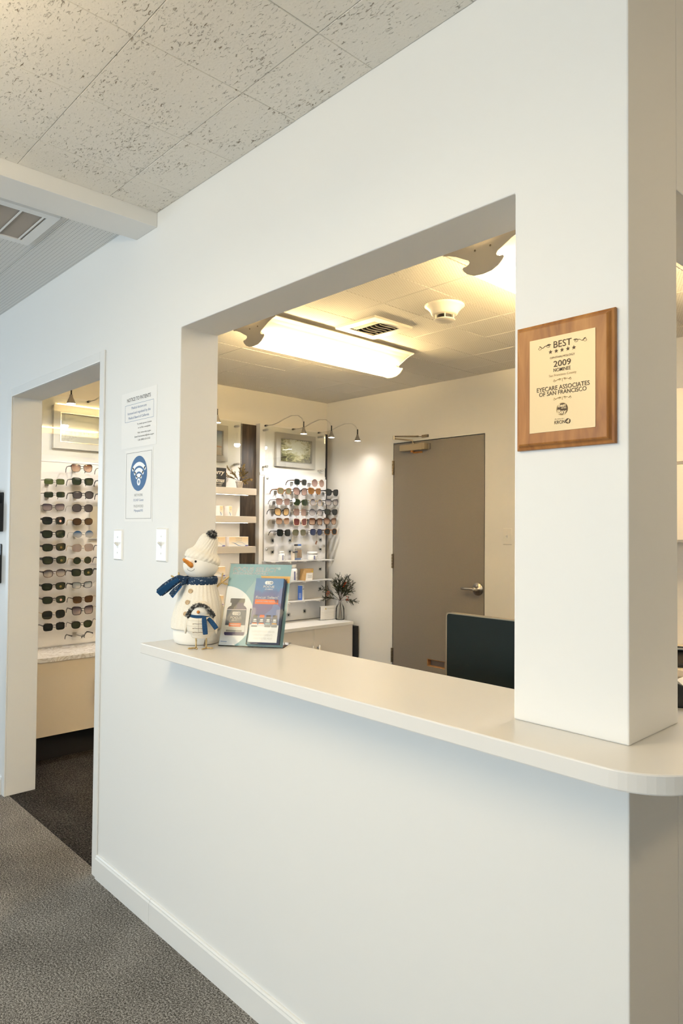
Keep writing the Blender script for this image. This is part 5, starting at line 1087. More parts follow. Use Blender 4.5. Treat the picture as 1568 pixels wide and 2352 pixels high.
for k, (x0, y0) in enumerate(((0.010, 0.0), (-0.012, 0.006), (0.022, -0.004))): obj('stem', tube(B(), [(0, 0, 0.162), (x0, y0, 0.06), (x0*1.3, y0, 0.012)], 0.0017, 5), STEMB, vs)
for dx, dz in ((-0.10, 0.06), (-0.112, 0.05), (-0.092, 0.075), (-0.105, 0.078), (-0.115, 0.065), (0.03, 0.135), (0.036, 0.150), (0.046, 0.155), (0.022, 0.118), (0.028, 0.122), (0.04, 0.142), (0.055, 0.02), (0.06, 0.035), (0.066, 0.012), (0.05, 0.04), (0.052, 0.008)):
    e = Vector((1.46*dx, 0.0, 0)) if dx > 0 else Vector((0.10*dx, 1.28*dx, 0))
    obj('berry', ball(B(), e+Vector((0.022, -0.016, 0.165+dz)), 0.0042, 8), BERRY, vs, True)

# ------------------------------------------------------------------ snowman figure on the counter
sn = thing('snowman_figure', 'cream knitted snowman figure with navy scarf standing on the counter', 'figurine', (-1.4445, 0.014, ZK+0.0003), _yaw)
def fuzz(bm, c, r, n, length, spread=1.0, sz=1.0):
    """short fur tufts standing on a ball"""
    for _ in range(n):
        d = Vector((random.gauss(0, 1), random.gauss(0, 1), random.gauss(0, 1))).normalized(); p = Vector(c)+Vector((d.x*r, d.y*r, d.z*r*sz))
        u, w = frame_from(d); e = d+u*random.uniform(-.5, .5)+w*random.uniform(-.5, .5); b = 0.0009
        v = [bm.verts.new(p+u*b), bm.verts.new(p-u*b*0.5+w*b), bm.verts.new(p-u*b*0.5-w*b), bm.verts.new(p+e.normalized()*length*random.uniform(0.6, 1.2))]
        for i in range(3): bm.faces.new((v[i], v[(i+1) % 3], v[3]))
bm = B(); lathe(bm, [(0.0, 0), (0.066, 0), (0.074, 0.004), (0.0785, 0.016), (0.080, 0.032), (0.079, 0.050), (0.06, 0.055), (0.0, 0.055)], n=40); obj('base', bm, WHITEFAB, sn, True)
bp = [(0.078, 0.052), (0.0855, 0.049), (0.0868, 0.053), (0.0868, 0.062), (0.0855, 0.080), (0.0805, 0.105), (0.0735, 0.130), (0.066, 0.152), (0.058, 0.175), (0.053, 0.195), (0.047, 0.210), (0.03, 0.215), (0, 0.215)]
bm = B(); rings = []; nn = 120
for r, z in bp:
    if r == 0: rings.append([bm.verts.new((0.006, 0, z))])
    else:
        sh = 0.006*max(0, (z-0.06)/0.15); rings.append([bm.verts.new((sh+(r+(0.0008 if k % 4 < 2 else -0.0006)*(z > 0.055))*math.cos(2*PI*k/nn), (r+(0.0008 if k % 4 < 2 else -0.0006)*(z > 0.055))*math.sin(2*PI*k/nn), z)) for k in range(nn)])
for a, b in zip(rings, rings[1:]):
    for k in range(nn):
        k2 = (k+1) % nn; bm.faces.new((a[k], a[k2], b[0]) if len(b) == 1 else (a[k], a[k2], b[k2], b[k]))
KNITB = plain('cream sweater knit', (0.85, 0.81, 0.72), 0.95, spec=0.1, bscale=380, bstr=0.35, bdist=0.0012, vary=0.05)
obj('sweater', bm, KNITB, sn, True)
HC = Vector((0.007, 0.0, 0.254)); HX, HY, HZ = 0.0575, 0.056, 0.050
def head_y(x, z): return -HY*math.sqrt(max(0.0, 1-((x-HC.x)/HX)**2-((z-HC.z)/HZ)**2))
bm = B(); ball(bm, (0, 0, 0), 1.0, 40)
for v in bm.verts: v.co = Vector((HC.x+v.co.x*HX, v.co.y*HY, HC.z+v.co.z*HZ))
obj('head', bm, WHITEFAB, sn, True)
hat = [(0.0565, -0.004), (0.0590, -0.001), (0.0590, 0.010), (0.0555, 0.020), (0.0490, 0.026), (0.0420, 0.032), (0.0370, 0.042), (0.0345, 0.056), (0.0305, 0.072), (0.0240, 0.084), (0.0130, 0.090), (0.0, 0.091)]
bm = B(); nn = 96; rings = []
for r, z in hat:
    rings.append([bm.verts.new((0, 0, z))] if r == 0 else [bm.verts.new(((r+(0.0010 if k % 4 < 2 else -0.0006))*math.cos(2*PI*k/nn+z*9), (r+(0.0010 if k % 4 < 2 else -0.0006))*math.sin(2*PI*k/nn+z*9), z)) for k in range(nn)])
for a, b in zip(rings, rings[1:]):
    for k in range(nn):
        k2 = (k+1) % nn; bm.faces.new((a[k], a[k2], b[0]) if len(b) == 1 else (a[k], a[k2], b[k2], b[k]))
ht = obj('knit_hat', bm, KNITB, sn, True); ht.location = (0.010, 0.006, 0.270); ht.rotation_euler = (-0.10, math.radians(17), 0)
bm = B(); ball(bm, (0, 0, 0), 0.014, 14); fuzz(bm, (0, 0, 0), 0.013, 700, 0.008); po = obj('pom_pom', bm, FURG, sn); po.location = (0.042, 0.0, 0.352); po['kind'] = 'stuff'
# face
P0 = Vector((-0.012, head_y(-0.012, 0.254)+0.004, 0.254)); P1 = Vector((-0.0325, -0.080, 0.276)); bm = B()
tube(bm, [P0.lerp(P1, t) for t in (0, 0.2, 0.38, 0.40, 0.58, 0.66, 0.68, 0.86, 1.0)], [0.0085, 0.0082, 0.0074, 0.0064, 0.0068, 0.0064, 0.0054, 0.0054, 0.0040], 12); obj('carrot_nose', bm, CARROT, sn, True)
for ex, ez in ((0.001, 0.268), (-0.040, 0.266)): obj('eye', ball(B(), (ex, head_y(ex, ez)+0.0005, ez), 0.0040, 12), EYEB, sn, True)
obj('mouth', tube(B(), [(x, head_y(x, z)-0.0003, z) for x, z in ((-0.028, 0.244), (-0.025, 0.2395), (-0.020, 0.2375), (-0.014, 0.237), (-0.008, 0.2385), (-0.004, 0.2415), (-0.002, 0.2445))], 0.0006, 5), plain('grey thread', (0.16, 0.15, 0.14), 0.8), sn)
# scarf: neck band and two tails with felt lining
bm = B(); nn = 60; rings = []
for dr, dz in ((0, -0.0135), (0.006, -0.0125), (0.0085, -0.006), (0.009, 0.004), (0.006, 0.012), (0, 0.0135)):
    rings.append([bm.verts.new((0.006+(0.0475+dr+0.0012*math.sin(k*2.1+dz*900))*math.cos(2*PI*k/nn), (0.0475+dr+0.0012*math.sin(k*2.1+dz*900))*math.sin(2*PI*k/nn), 0.2040+dz)) for k in range(nn)])
for a, b in zip(rings, rings[1:]):
    for k in range(nn): bm.faces.new((a[k], a[(k+1) % nn], b[(k+1) % nn], b[k]))
sc = obj('scarf', bm, SCARFM, sn, True)
ta = [(-0.026, -0.050, 0.210), (-0.050, -0.056, 0.213), (-0.072, -0.060, 0.199), (-0.092, -0.064, 0.183), (-0.112, -0.068, 0.166)]
obj('scarf_tail', ribbon(B(), ta, [0.016, 0.026, 0.032, 0.036, 0.032], 0.010, (0.55, -0.1, 0.8)), SCARFM, sn, False, bevel=0.004)
obj('tail_lining', ribbon(B(), [(x-0.001, y-0.0055, z-0.002) for x, y, z in ta[1:]], [0.012, 0.019, 0.024, 0.024], 0.003, (0.55, -0.1, 0.8)), SCARFIN, sn, bevel=0.0012)
tb = [(-0.028, -0.048, 0.200), (-0.046, -0.054, 0.194), (-0.062, -0.057, 0.176), (-0.076, -0.060, 0.158)]
obj('scarf_tail', ribbon(B(), tb, [0.012, 0.018, 0.024, 0.024], 0.009, (0.75, -0.1, 0.6)), SCARFM, sn, bevel=0.004)
obj('tail_lining', ribbon(B(), [(x+0.004, y-0.005, z-0.004) for x, y, z in tb[1:]], [0.010, 0.014, 0.014], 0.0025, (0.75, -0.1, 0.6)), SCARFIN, sn, bevel=0.001)
def knobby(pts, r):
    P = []; Rr = []; pts = [Vector(p) for p in pts]
    for a, b in zip(pts, pts[1:]):
        n = max(3, int((b-a).length/0.004))
        for i in range(n): P.append(a.lerp(b, i/n)+Vector((random.uniform(-.0004, .0004),)*3)); Rr.append(r*random.uniform(0.85, 1.2))
    P.append(pts[-1]); Rr.append(r*0.8); return tube(B(), P, Rr, 7)
for nm, pts in (('right', [((0.050, 0.0, 0.172), (0.070, 0.004, 0.192), (0.100, 0.008, 0.216)), ((0.074, 0.004, 0.196), (0.079, 0.006, 0.228)), ((0.076, 0.004, 0.196), (0.097, 0.002, 0.190))]), ('left', [((-0.046, 0.010, 0.180), (-0.070, 0.014, 0.200), (-0.095, 0.016, 0.217)), ((-0.066, 0.014, 0.198), (-0.0695, 0.016, 0.228)), ((-0.070, 0.014, 0.198), (-0.102, 0.012, 0.194))])):
    a0 = obj('twig_arm', knobby(pts[0], 0.0031), GOLDTW, sn, True)
    for q in pts[1:]: obj('twig', knobby(q, 0.0027), GOLDTW, a0, True)
for bx, bz, br in ((-0.0135, 0.173, 0.058), (-0.0205, 0.138, 0.0705), (-0.0240, 0.102, 0.0805)):
    y = -math.sqrt(br**2-bx**2)
    bm = B(); lathe(bm, [(0, 0.0004), (0.0030, 0.0004), (0.0048, 0.0002), (0.0058, 0.0014), (0.0075, 0.0016), (0.0078, 0.0004), (0.0072, -0.0016), (0, -0.0016)], n=20)
    b = obj('button', bm, BUTTON, sn, True); b.location = (bx, y-0.0012, bz); b.rotation_euler = (PI/2-0.20, 0, math.atan2(bx, -y)*-1 if False else math.asin(bx/br))

# ------------------------------------------------------------------ little bird figure in front of it
bd = thing('bird_figure', 'small cream bird figure with blue scarf and grey fur hat before the snowman', 'figurine', (-1.327, -0.047, ZK+0.0003), _yaw+0.05)
bm = B(); lathe(bm, [(0, 0.036), (0.026, 0.036), (0.030, 0.040), (0.031, 0.045), (0.038, 0.050), (0.0435, 0.062), (0.0450, 0.076), (0.0425, 0.090), (0.0360, 0.102), (0.0290, 0.110), (0, 0.112)], n=36, sy=0.9); obj('jacket', bm, CREAMFAB, bd, True)
for zz, rr in ((0.058, 0.0422), (0.076, 0.0454), (0.092, 0.0420)):
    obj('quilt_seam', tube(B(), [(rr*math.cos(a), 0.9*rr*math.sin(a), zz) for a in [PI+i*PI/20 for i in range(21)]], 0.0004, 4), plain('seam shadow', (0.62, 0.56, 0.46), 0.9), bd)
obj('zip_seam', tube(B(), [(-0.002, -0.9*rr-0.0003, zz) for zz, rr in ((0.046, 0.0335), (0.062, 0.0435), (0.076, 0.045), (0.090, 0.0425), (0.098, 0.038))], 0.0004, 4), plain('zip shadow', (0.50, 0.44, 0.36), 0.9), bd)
bm = B(); ball(bm, (0, 0, 0), 1.0, 28)
for v in bm.verts: v.co = Vector((-0.003+v.co.x*0.0315, -0.002+v.co.y*0.029, 0.1165+v.co.z*0.0285))
obj('head', bm, WHITEFAB, bd, True)
bm = B(); lathe(bm, [(0.0315, 0.0), (0.031, 0.008), (0.026, 0.018), (0.016, 0.025), (0.0, 0.027)], (-0.002, 0.002, 0.1215), 28, sy=0.95); obj('cap', bm, CREAMFAB, bd, True)
arc = [(-0.041, -0.014, 0.1045), (-0.036, -0.018, 0.113), (-0.0295, -0.022, 0.124), (-0.020, -0.026, 0.1345), (-0.002, -0.028, 0.1405), (0.016, -0.026, 0.1355), (0.0265, -0.021, 0.125), (0.034, -0.017, 0.114), (0.042, -0.012, 0.1035)]
bm = B(); tube(bm, arc, 0.0052, 9)
for i in range(len(arc)-1):
    for t in (0, 0.33, 0.66): fuzz(bm, Vector(arc[i]).lerp(Vector(arc[i+1]), t), 0.0048, 34, 0.0042)
o = obj('fur_brim', bm, FURG, bd); o['kind'] = 'stuff'
for s in (-1, 1): 
    bm = B(); ball(bm, (0, 0, 0), 1, 14)
    for v in bm.verts: v.co = Vector((s*0.036+v.co.x*0.006, -0.004+v.co.y*0.011, 0.106+v.co.z*0.012))
    obj('ear_flap', bm, FURG, bd, True)
for ex in (-0.0195, 0.0105): obj('eye', ball(B(), (ex, -0.0225-0.002*(abs(ex+0.003) < 0.014), 0.1215), 0.0026, 10), EYEB, bd, True)
bm = B(); tube(bm, [(-0.0045, -0.026, 0.1185), (-0.0045, -0.032, 0.1178), (-0.0045, -0.039, 0.1165)], [0.0054, 0.0050, 0.0018], 12); obj('beak', bm, BEAK, bd, True)
bm = B(); nn = 40; rings = []
for dr, dz in ((0, -0.0105), (0.004, -0.009), (0.0055, 0.0), (0.004, 0.008), (0, 0.0095)):
    rings.append([bm.verts.new(((0.0305+dr)*math.cos(2*PI*k/nn), 0.94*(0.0305+dr)*math.sin(2*PI*k/nn), 0.0985+dz+0.003*math.cos(2*PI*k/nn)*-1)) for k in range(nn)])
for a, b in zip(rings, rings[1:]):
    for k in range(nn): bm.faces.new((a[k], a[(k+1) % nn], b[(k+1) % nn], b[k]))
obj('scarf', bm, CHSCARF, bd, True)
obj('scarf_tail', ribbon(B(), [(0.014, -0.037, 0.105), (0.0165, -0.046, 0.092), (0.019, -0.050, 0.072), (0.021, -0.049, 0.052)], [0.012, 0.0145, 0.0155, 0.0145], 0.005, (1, 0.15, 0.05)), CHSCARF, bd, bevel=0.002)
obj('scarf_tail', ribbon(B(), [(0.026, -0.030, 0.099), (0.036, -0.036, 0.090), (0.046, -0.038, 0.078), (0.053, -0.038, 0.068)], [0.011, 0.014, 0.0150, 0.014], 0.005, (0.7, 0.2, 0.7)), CHSCARF, bd, bevel=0.002)
for s, ax in ((-1, -0.044), (1, 0.044)):
    bm = B(); ball(bm, (0, 0, 0), 1, 18)
    for v in bm.verts: v.co = Vector((ax+v.co.x*0.005+s*0.008*(-v.co.z*0.5), v.co.y*0.014, 0.073+v.co.z*0.026))
    obj('wing', bm, CREAMFAB, bd, True)
for zz, rr in ((0.083, 0.0442), (0.0695, 0.0448), (0.0570, 0.0428)):
    P = [(x, -0.9*math.sqrt(rr**2-x*x)-0.0010, zz+0.0006*math.sin(x*400)) for x in (-0.019, -0.012, -0.004, 0.004, 0.0095)]
    th = obj('toggle_thread', tube(B(), P, 0.0005, 5), BROWNTH, bd)
    for p in (P[0], P[-1]): obj('toggle_bead', ball(B(), p, 0.0014, 8), BUTTON, th, True)
for lx in (-0.0150, 0.0165):
    lg = obj('leg', knobby([(lx, 0.0, 0.038), (lx+0.0005, -0.001, 0.0045)], 0.0024), GOLDTW, bd, True)
    for tx, ty in ((-0.023 if lx < 0 else -0.010, -0.008 if lx < 0 else -0.020), (0.006, -0.016) if lx < 0 else (0.022, -0.002), (0.0, 0.012)):
        obj('toe', knobby([(lx, 0.0, 0.0034), (lx+tx, ty, 0.0030)], 0.0024), GOLDTW, lg, True)
obj('care_tag', ribbon(B(), [(0.0150, 0.004, 0.028), (0.0125, 0.002, 0.018), (0.010, 0.001, 0.008)], 0.006, 0.0006, (1, 0.3, 0)), plain('tag brown', (0.22, 0.16, 0.11), 0.7), bd)

# ------------------------------------------------------------------ slanted acrylic sign holder with poster and brochure pocket
sg = thing('sign_holder', 'slanted clear acrylic sign holder with teal vitamin poster and brochure pocket', 'sign', (-1.3411, 0.025, ZK+0.0015), 0.6365, None, -0.4044)
W_, H_ = 0.2155, 0.279
obj('front_sheet', bbox(0, W_, -0.0034, -0.0022, 0, H_), SIGNACRY, sg); obj('back_sheet', bbox(0, W_, 0.0010, 0.0024, 0, H_), SIGNACRY, sg)
ft = obj('foot_plate', bbox(0, W_, 0.002, 0.105, -0.0012, 0.0010), SIGNACRY, sg); ft.rotation_euler = (0.4044, 0, 0)
po = obj('poster', bbox(0.0025, W_-0.0025, -0.0004, 0.0004, 0.002, H_-0.0015), TEAL, sg)
y1, y2, y3, y4 = -0.0006, -0.0008, -0.0010, -0.0013
ccx, ccz, rr = -0.002, 0.0935, 0.1065
pts = [(0.003, 0.0025)]+[(ccx+rr*math.cos(a), ccz+rr*math.sin(a)) for a in [-1.0268+i*(1.522+1.0268)/40 for i in range(41)]]
pts = [(max(0.003, x), max(0.0025, z)) for x, z in pts]; obj('white_circle', plate(B(), pts, y1, y1+0.00015), WHITEINK, sg)
obj('orange_flag', plate(B(), [(0.112, 0.237), (0.212, 0.237), (0.212, 0.2135), (0.1235, 0.2135)], y1, y1+0.00015), ORANGE, sg)
text(sg, 'FOCUS SELECT', 0.0140, 0.1655, 0.2515, 0.0145, WHITEINK, y1, 0.0, 0.12, fat=0.055); text(sg, '®', 0.1675, 0.1765, 0.2590, 0.0085, WHITEINK, y1, 0.0)
text(sg, 'AREDS2-BASED FORMULA', 0.0120, 0.1365, 0.2408, 0.0072, WHITEINK, y1, 0.0, 0.15, fat=0.06); text(sg, 'AVAILABLE HERE', 0.1255, 0.2040, 0.2212, 0.0072, plain('flag brown', (0.28, 0.15, 0.04), 0.5), y2, 0.012, 0.15)
# printed bottle
obj('printed_cap', plate(B(), rrect(0.0200, 0.0695, 0.1420, 0.1575, 0.003), y2, y1), BOTTLEGREY, sg)
obj('printed_bottle', plate(B(), [(0.0255, 0.1435), (0.0675, 0.1435), (0.0675, 0.1345), (0.0755, 0.129), (0.0795, 0.1215), (0.0825, 0.040), (0.0795, 0.0345), (0.0175, 0.0340), (0.0145, 0.039), (0.0125, 0.120), (0.0165, 0.1275), (0.0255, 0.133)], y2, y1), BOTTLEPURP, sg)
obj('printed_shoulder', plate(B(), [(0.0255, 0.1425), (0.0450, 0.1425), (0.040, 0.1215), (0.0128, 0.1215), (0.0165, 0.1275), (0.0255, 0.133)], y3, y2), BOTTLEGREY, sg)
obj('printed_label', plate(B(), [(0.0135, 0.0445), (0.0818, 0.0460), (0.0788, 0.1205), (0.0128, 0.1195)], y3, y2), WHITEINK, sg)
obj('label_navy', plate(B(), [(0.0138, 0.0670), (0.0805, 0.0685), (0.0785, 0.1190), (0.0130, 0.1180)], y4, y3), plain('label navy print', (0.030, 0.060, 0.12), 0.35), sg)
def capsule_logo(x0, z, r, mat, y, par, eye):
    obj('logo_capsule', plate(B(), rrect(x0, x0+4.6*r, z-r, z+r, r*0.98, 8), y, y+0.0001), mat, par)
    for k in (1, 2): obj('logo_notch', plate(B(), [(x0+(1.45+0.85*(k-1))*r, z-r), (x0+(1.62+0.85*(k-1))*r, z-0.75*r), (x0+(1.62+0.85*(k-1))*r, z+0.75*r), (x0+(1.45+0.85*(k-1))*r, z+r)], y-0.00012, y-0.00002), eye, par)
    obj('logo_eye', plate(B(), circ(x0+3.6*r, z, 0.62*r, 16), y-0.00012, y-0.00002), eye, par); obj('logo_pupil', plate(B(), circ(x0+3.62*r, z, 0.26*r, 12), y-0.00025, y-0.00014), mat, par)
NAVL = MATS['label navy print']
capsule_logo(0.0325, 0.1065, 0.0062, WHITEINK, -0.0015, sg, NAVL)
text(sg, 'FOCUS', 0.0290, 0.0650, 0.0887, 0.0074, WHITEINK, -0.0015, fat=0.06); text(sg, 'SELECT', 0.0335, 0.0600, 0.0815, 0.0055, WHITEINK, -0.0015)
obj('red_badge', plate(B(), rrect(0.0265, 0.0670, 0.0630, 0.0750, 0.002), -0.0016, -0.0014), REDOR, sg); text(sg, 'AREDS2', 0.0305, 0.0530, 0.0672, 0.0042, WHITEINK, -0.0018, 0.01); obj('print_line', bbox(0.0545, 0.0635, -0.0018, -0.0017, 0.0680, 0.0694), WHITEINK, sg)
obj('grey_band', plate(B(), rrect(0.0200, 0.0725, 0.0462, 0.0520, 0.0006), -0.0014, -0.0012), GREYINK, sg); obj('print_line', bbox(0.0235, 0.0690, -0.0017, -0.0015, 0.0484, 0.0497), FAINTINK, sg)
obj('print_line', bbox(0.022, 0.055, -0.0014, -0.0012, 0.0565, 0.0578), FAINTINK, sg)
obj('print_line', bbox(0.0065, 0.0275, y2, y1, 0.0125, 0.0148), BLUEINK, sg); obj('print_line', bbox(0.0065, 0.0270, y2, y1, 0.0080, 0.0094), FAINTINK, sg)
# pocket
pk = obj('pocket_front', plate(B(), [(0.0985, 0.004), (0.2085, 0.004), (0.2085, 0.119), (0.1900, 0.119), (0.1870, 0.116), (0.1830, 0.0975), (0.1800, 0.0945), (0.1230, 0.0945), (0.1190, 0.0975), (0.1165, 0.118), (0.1140, 0.1210), (0.0985, 0.1210)], -0.0225, -0.0212), SIGNACRY, sg)
for a in (0.0985, 0.2073): obj('pocket_side', bbox(a, a+0.0012, -0.0212, -0.0034, 0.004, 0.119), SIGNACRY, sg)
obj('pocket_floor', bbox(0.0985, 0.2085, -0.0225, -0.0034, 0.0028, 0.0040), SIGNACRY, sg)
for k, (du, dv) in enumerate(((0.0, 0.0), (0.0028, -0.0006), (0.0048, -0.0022), (0.0056, -0.0040), (0.0062, -0.0050))):
    br = thing('brochure', ['front blue vitamin brochure in the clear pocket', 'brochure directly behind the front one in the pocket', 'middle brochure of the stack in the pocket', 'brochure second from the back of the pocket', 'rearmost brochure of the stack in the pocket'][k], 'brochure', (0, 0, 0), 0, 'brochures in the sign pocket')
    # each brochure leans in the pocket, in the sign's own slant
    M = Matrix.Translation((-1.3411, 0.025, ZK+0.0015)) @ Matrix.Rotation(0.6365, 4, 'Z') @ Matrix.Rotation(-0.4044, 4, 'X') @ Matrix.Translation((0.1040+du, -0.0205+k*0.0033, 0.0050+dv+(0.0055 if True else 0)))
    br.matrix_world = M
    obj('cover', bbox(0, 0.0935, 0.0, 0.0028, 0.0, 0.2120), [BROCH if k == 0 else NAVY], br)
    if k == 0:
        yb_ = -0.0003; yc = -0.0006
        obj('white_foot', bbox(0, 0.0935, yb_, 0.0, 0.0, 0.0560), WHITEINK, br)
        obj('silhouette', plate(B(), [(0.038, 0.075), (0.045, 0.092), (0.060, 0.104), (0.066, 0.112), (0.067, 0.121), (0.074, 0.128), (0.080, 0.126), (0.088, 0.118), (0.0935, 0.112), (0.0935, 0.070), (0.04, 0.070)], yb_, -0.0001), BROCHFIG, br)
        obj('silhouette', plate(B(), [(0.070, 0.140), (0.078, 0.152), (0.084, 0.172), (0.0885, 0.180), (0.0935, 0.182), (0.0935, 0.128), (0.075, 0.130)], yb_, -0.0001), BROCHFIG, br)
        capsule_logo(0.0315, 0.1965, 0.0060, WHITEINK, yb_, br, NAVL)
        text(br, 'FOCUS', 0.0285, 0.0640, 0.1795, 0.0070, WHITEINK, yb_, fat=0.06); text(br, 'VITAMINS', 0.0325, 0.0605, 0.1725, 0.0040, WHITEINK, yb_, 0.01); text(br, 'Focus Select', 0.0075, 0.0800, 0.1430, 0.0080, WHITEINK, yb_, fat=0.05); text(br, '*', 0.0805, 0.0830, 0.1460, 0.0060, WHITEINK, yb_)
        obj('red_band', plate(B(), rrect(0.0060, 0.0835, 0.1245, 0.1400, 0.001), yb_, -0.0001), REDOR, br); text(br, 'AREDS2 BASED FORMULA', 0.0105, 0.0800, 0.1310, 0.0036, WHITEINK, yc, fat=0.04)
        for q, (bx, capm) in enumerate(((0.0140, BOTTLEGREY), (0.0360, REDOR), (0.0575, BOTTLEGREY), (0.0790, BOTTLEGREY))):
            bw = 0.0098
            obj('mini_bottle', plate(B(), rrect(bx-bw, bx+bw, 0.0490, 0.0800, 0.003, 3), yb_-0.0002, yb_), [NAVL, MATS['label navy print'], NAVL, NAVL][q], br)
            obj('mini_cap', plate(B(), rrect(bx-0.0075, bx+0.0075, 0.0800, 0.0885, 0.001, 2), yb_-0.0002, yb_), capm, br)
            obj('mini_foot', plate(B(), rrect(bx-bw, bx+bw, 0.0490, 0.0530, 0.0015, 3), yc-0.0002, yc), GREYINK if q != 1 else WHITEINK, br)
            obj('mini_label', bbox(bx-bw, bx+bw, yc-0.0001, yc, 0.0535, 0.0590), WHITEINK, br); obj('mini_stripe', bbox(bx-bw*0.8, bx+bw*0.8, yc-0.0003, yc-0.0001, 0.0590, 0.0620), [REDOR, REDOR, TEAL, ORANGE][q], br)
            obj('mini_logo', plate(B(), rrect(bx-0.005, bx+0.005, 0.0700, 0.0745, 0.002, 3), yc-0.0002, yc), WHITEINK, br); obj('mini_name', bbox(bx-0.0055, bx+0.0055, yc-0.0002, yc, 0.0655, 0.0680), WHITEINK, br)
        for s, a, b, z in (('SUPPORT YOUR VISION', 0.0100, 0.0825, 0.0310), ('FOR THE MOMENTS', 0.0150, 0.0775, 0.0200), ('THAT MATTER MOST', 0.0150, 0.0780, 0.0090)): text(br, s, a, b, z, 0.0062, FAINTINK, yc, 0.0)

# ------------------------------------------------------------------ monitor, far right sliver, wall pockets
mo = thing('computer_monitor', 'dark computer monitor seen from behind the counter below the grey door', 'monitor', (-0.42, 0.45, 0.74), 0.0)
bm = B(); plate(bm, rrect(-0.331, 0.23, 0.06, 0.408, 0.008, 4), -0.004, 0.0); obj('back_panel', bm, MONITOR, mo)
bm = B(); a = rrect(-0.3345, 0.2335, 0.0565, 0.4115, 0.010, 4); b = rrect(-0.331, 0.23, 0.06, 0.408, 0.008, 4)
A = [bm.verts.new((x, -0.005, z)) for x, z in a]; C = [bm.verts.new((x, -0.005, z)) for x, z in b]; D = [bm.verts.new((x, 0.014, z)) for x, z in a]; n = len(a)
for k in range(n): k2 = (k+1) % n; bm.faces.new((A[k], A[k2], C[k2], C[k])); bm.faces.new((D[k], D[k2], A[k2], A[k]))
bmesh.ops.recalc_face_normals(bm, faces=bm.faces); obj('bezel', bm, plain('champagne bezel', (0.30, 0.26, 0.19), 0.35, metal=0.6), mo)
obj('screen', bbox(-0.328, 0.227, 0.0145, 0.016, 0.063, 0.405), BLACK, mo); obj('neck', bbox(-0.07, 0.0, 0.02, 0.05, 0.0, 0.20), BLACK, mo); obj('foot', bbox(-0.15, 0.08, -0.02, 0.12, 0.0, 0.012), BLACK, mo)
dk = thing('reception_desk', 'white reception desk behind the counter carrying the dark monitor', 'desk', (-0.95, 0.60, 0))
obj('desk_top', bbox(-0.40, 0.585, -0.36, 0.20, 0.715, 0.7395), LAM, dk)
for x in (-0.40, 0.56): obj('side_panel', bbox(x, x+0.02, -0.35, 0.19, 0.002, 0.7145), CABLIGHT, dk)
def upper(label, x0, x1, z0, z1):
    t = thing('upper_cabinet', label, 'cabinet', (x0, YB, z0)); L = x1-x0; h = z1-z0
    obj('carcass', bbox(0, L, -0.318, -0.001, 0, h), CABW, t)
    n = 2
    for k in range(n): obj('door', bbox(k*L/n+0.0015, (k+1)*L/n-0.0015, -0.337, -0.3185, 0.012, h-0.004), CABW, t, bevel=0.001)
upper('lower tan wall cabinet glimpsed right of the white pillar', -1.45, -0.17, 1.342, 1.752)
upper('upper tan wall cabinet glimpsed right of the white pillar', -1.45, -0.17, 1.754, 2.155)
bk = thing('back_desk', 'tan built-in desk under the wall cabinets right of the pillar', 'desk', (-1.45, YB, 0))
obj('desk_top', bbox(0, 1.28, -0.62, -0.001, 0.70, 0.73), CABW, bk); obj('front_panel', bbox(0, 1.28, -0.60, -0.585, 0.002, 0.70), CABW, bk); obj('back_splash', bbox(0, 1.28, -0.02, -0.001, 0.7305, 0.76), CABW, bk)
ph = thing('desk_phone', 'black desk phone on the tan desk right of the pillar', 'phone', (-0.82, 2.42, 0.7305), 0.3)
bm = B(); v = [bm.verts.new(p) for p in ((-0.10, -0.09, 0), (0.10, -0.09, 0), (0.10, 0.09, 0), (-0.10, 0.09, 0), (-0.10, -0.09, 0.02), (0.10, -0.09, 0.02), (0.10, 0.09, 0.08), (-0.10, 0.09, 0.08))]
for q in ((0, 3, 2, 1), (4, 5, 6, 7), (0, 1, 5, 4), (1, 2, 6, 5), (2, 3, 7, 6), (3, 0, 4, 7)): bm.faces.new([v[i] for i in q])
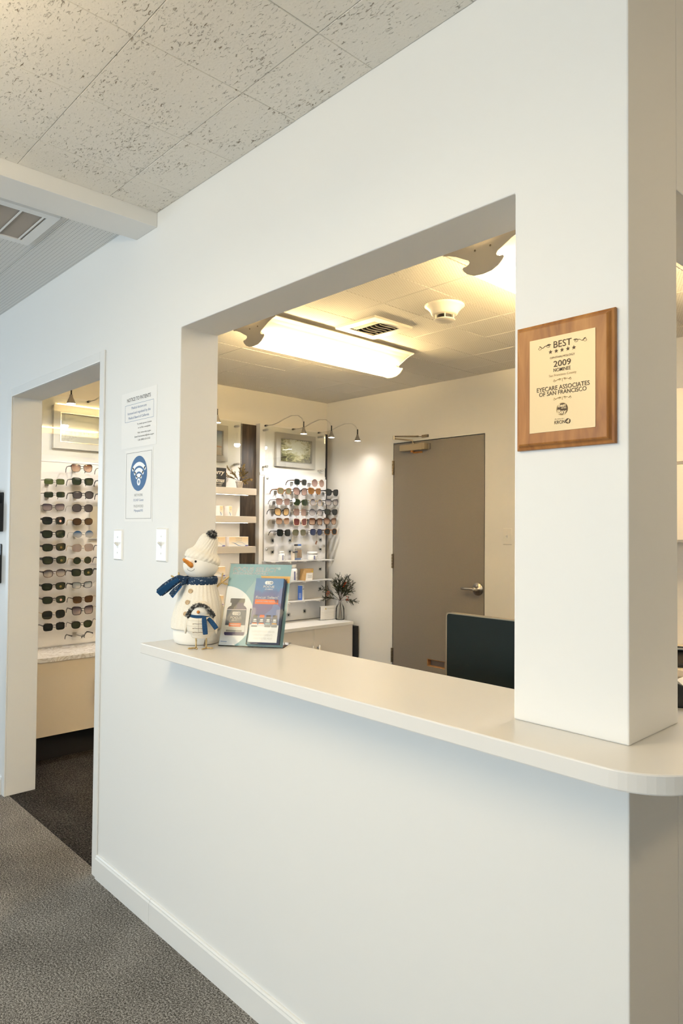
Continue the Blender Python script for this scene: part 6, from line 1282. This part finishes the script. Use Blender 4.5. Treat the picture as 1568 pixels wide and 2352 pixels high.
obj('phone_base', bm, BLACK, ph, bevel=0.004)
obj('handset', tube(B(), [(-0.07, -0.085, 0.045), (-0.07, -0.05, 0.068), (-0.07, 0.05, 0.100), (-0.07, 0.085, 0.100)], [0.022, 0.014, 0.014, 0.022], 12), BLACK, ph, True)
obj('display', bbox(-0.02, 0.08, 0.02, 0.075, 0.070, 0.074), plain('lcd grey', (0.16, 0.19, 0.22), 0.2), ph)
ms = thing('tape_dispenser', 'small black desk object on the side counter behind the pillar', 'dispenser', (-0.068, 0.345, ZK+0.0005), 0.6)
bm = B(); plate(bm, [(-0.06, 0), (0.06, 0), (0.062, 0.010), (0.035, 0.022), (0.030, 0.045), (0.005, 0.055), (-0.02, 0.045), (-0.03, 0.022), (-0.06, 0.016)], -0.018, 0.018); obj('body', bm, BLACK, ms, bevel=0.003)
bm = B(); tube(bm, [(0.004, -0.012, 0.038), (0.004, 0.012, 0.038)], 0.022, 16); obj('tape_roll', bm, plain('tape', (0.7, 0.68, 0.6), 0.3), ms)
def wallpocket(label, x1, z0, z1, paper):
    t = thing('brochure_pocket', label, 'holder', (x1, 0.0, z0)); h = z1-z0
    obj('back', plate(B(), rrect(-0.26, 0, 0, h, 0.008, 3), -0.006, -0.0005), BLACK, t); obj('front', plate(B(), rrect(-0.26, 0, 0, h*0.72, 0.008, 3), -0.042, -0.038), BLACK, t)
    obj('bottom', bbox(-0.258, -0.002, -0.038, -0.006, 0.0, 0.004), BLACK, t); obj('side', bbox(-0.003, -0.0005, -0.038, -0.006, 0.002, h*0.72), BLACK, t)
    for k in range(paper): obj('leaflet', plate(B(), [(-0.22, 0.006), (-0.012-0.006*k, 0.006), (-0.035-0.006*k, h*1.06), (-0.235, h*1.06)], -0.030+k*0.006, -0.0285+k*0.006), PAPER if k == 0 else PLASTC, t)
wallpocket('upper black brochure pocket on the wall left of the doorway', -3.372, 1.368, 1.578, 1)
wallpocket('lower black brochure pocket on the wall left of the doorway', -3.385, 1.092, 1.302, 0)
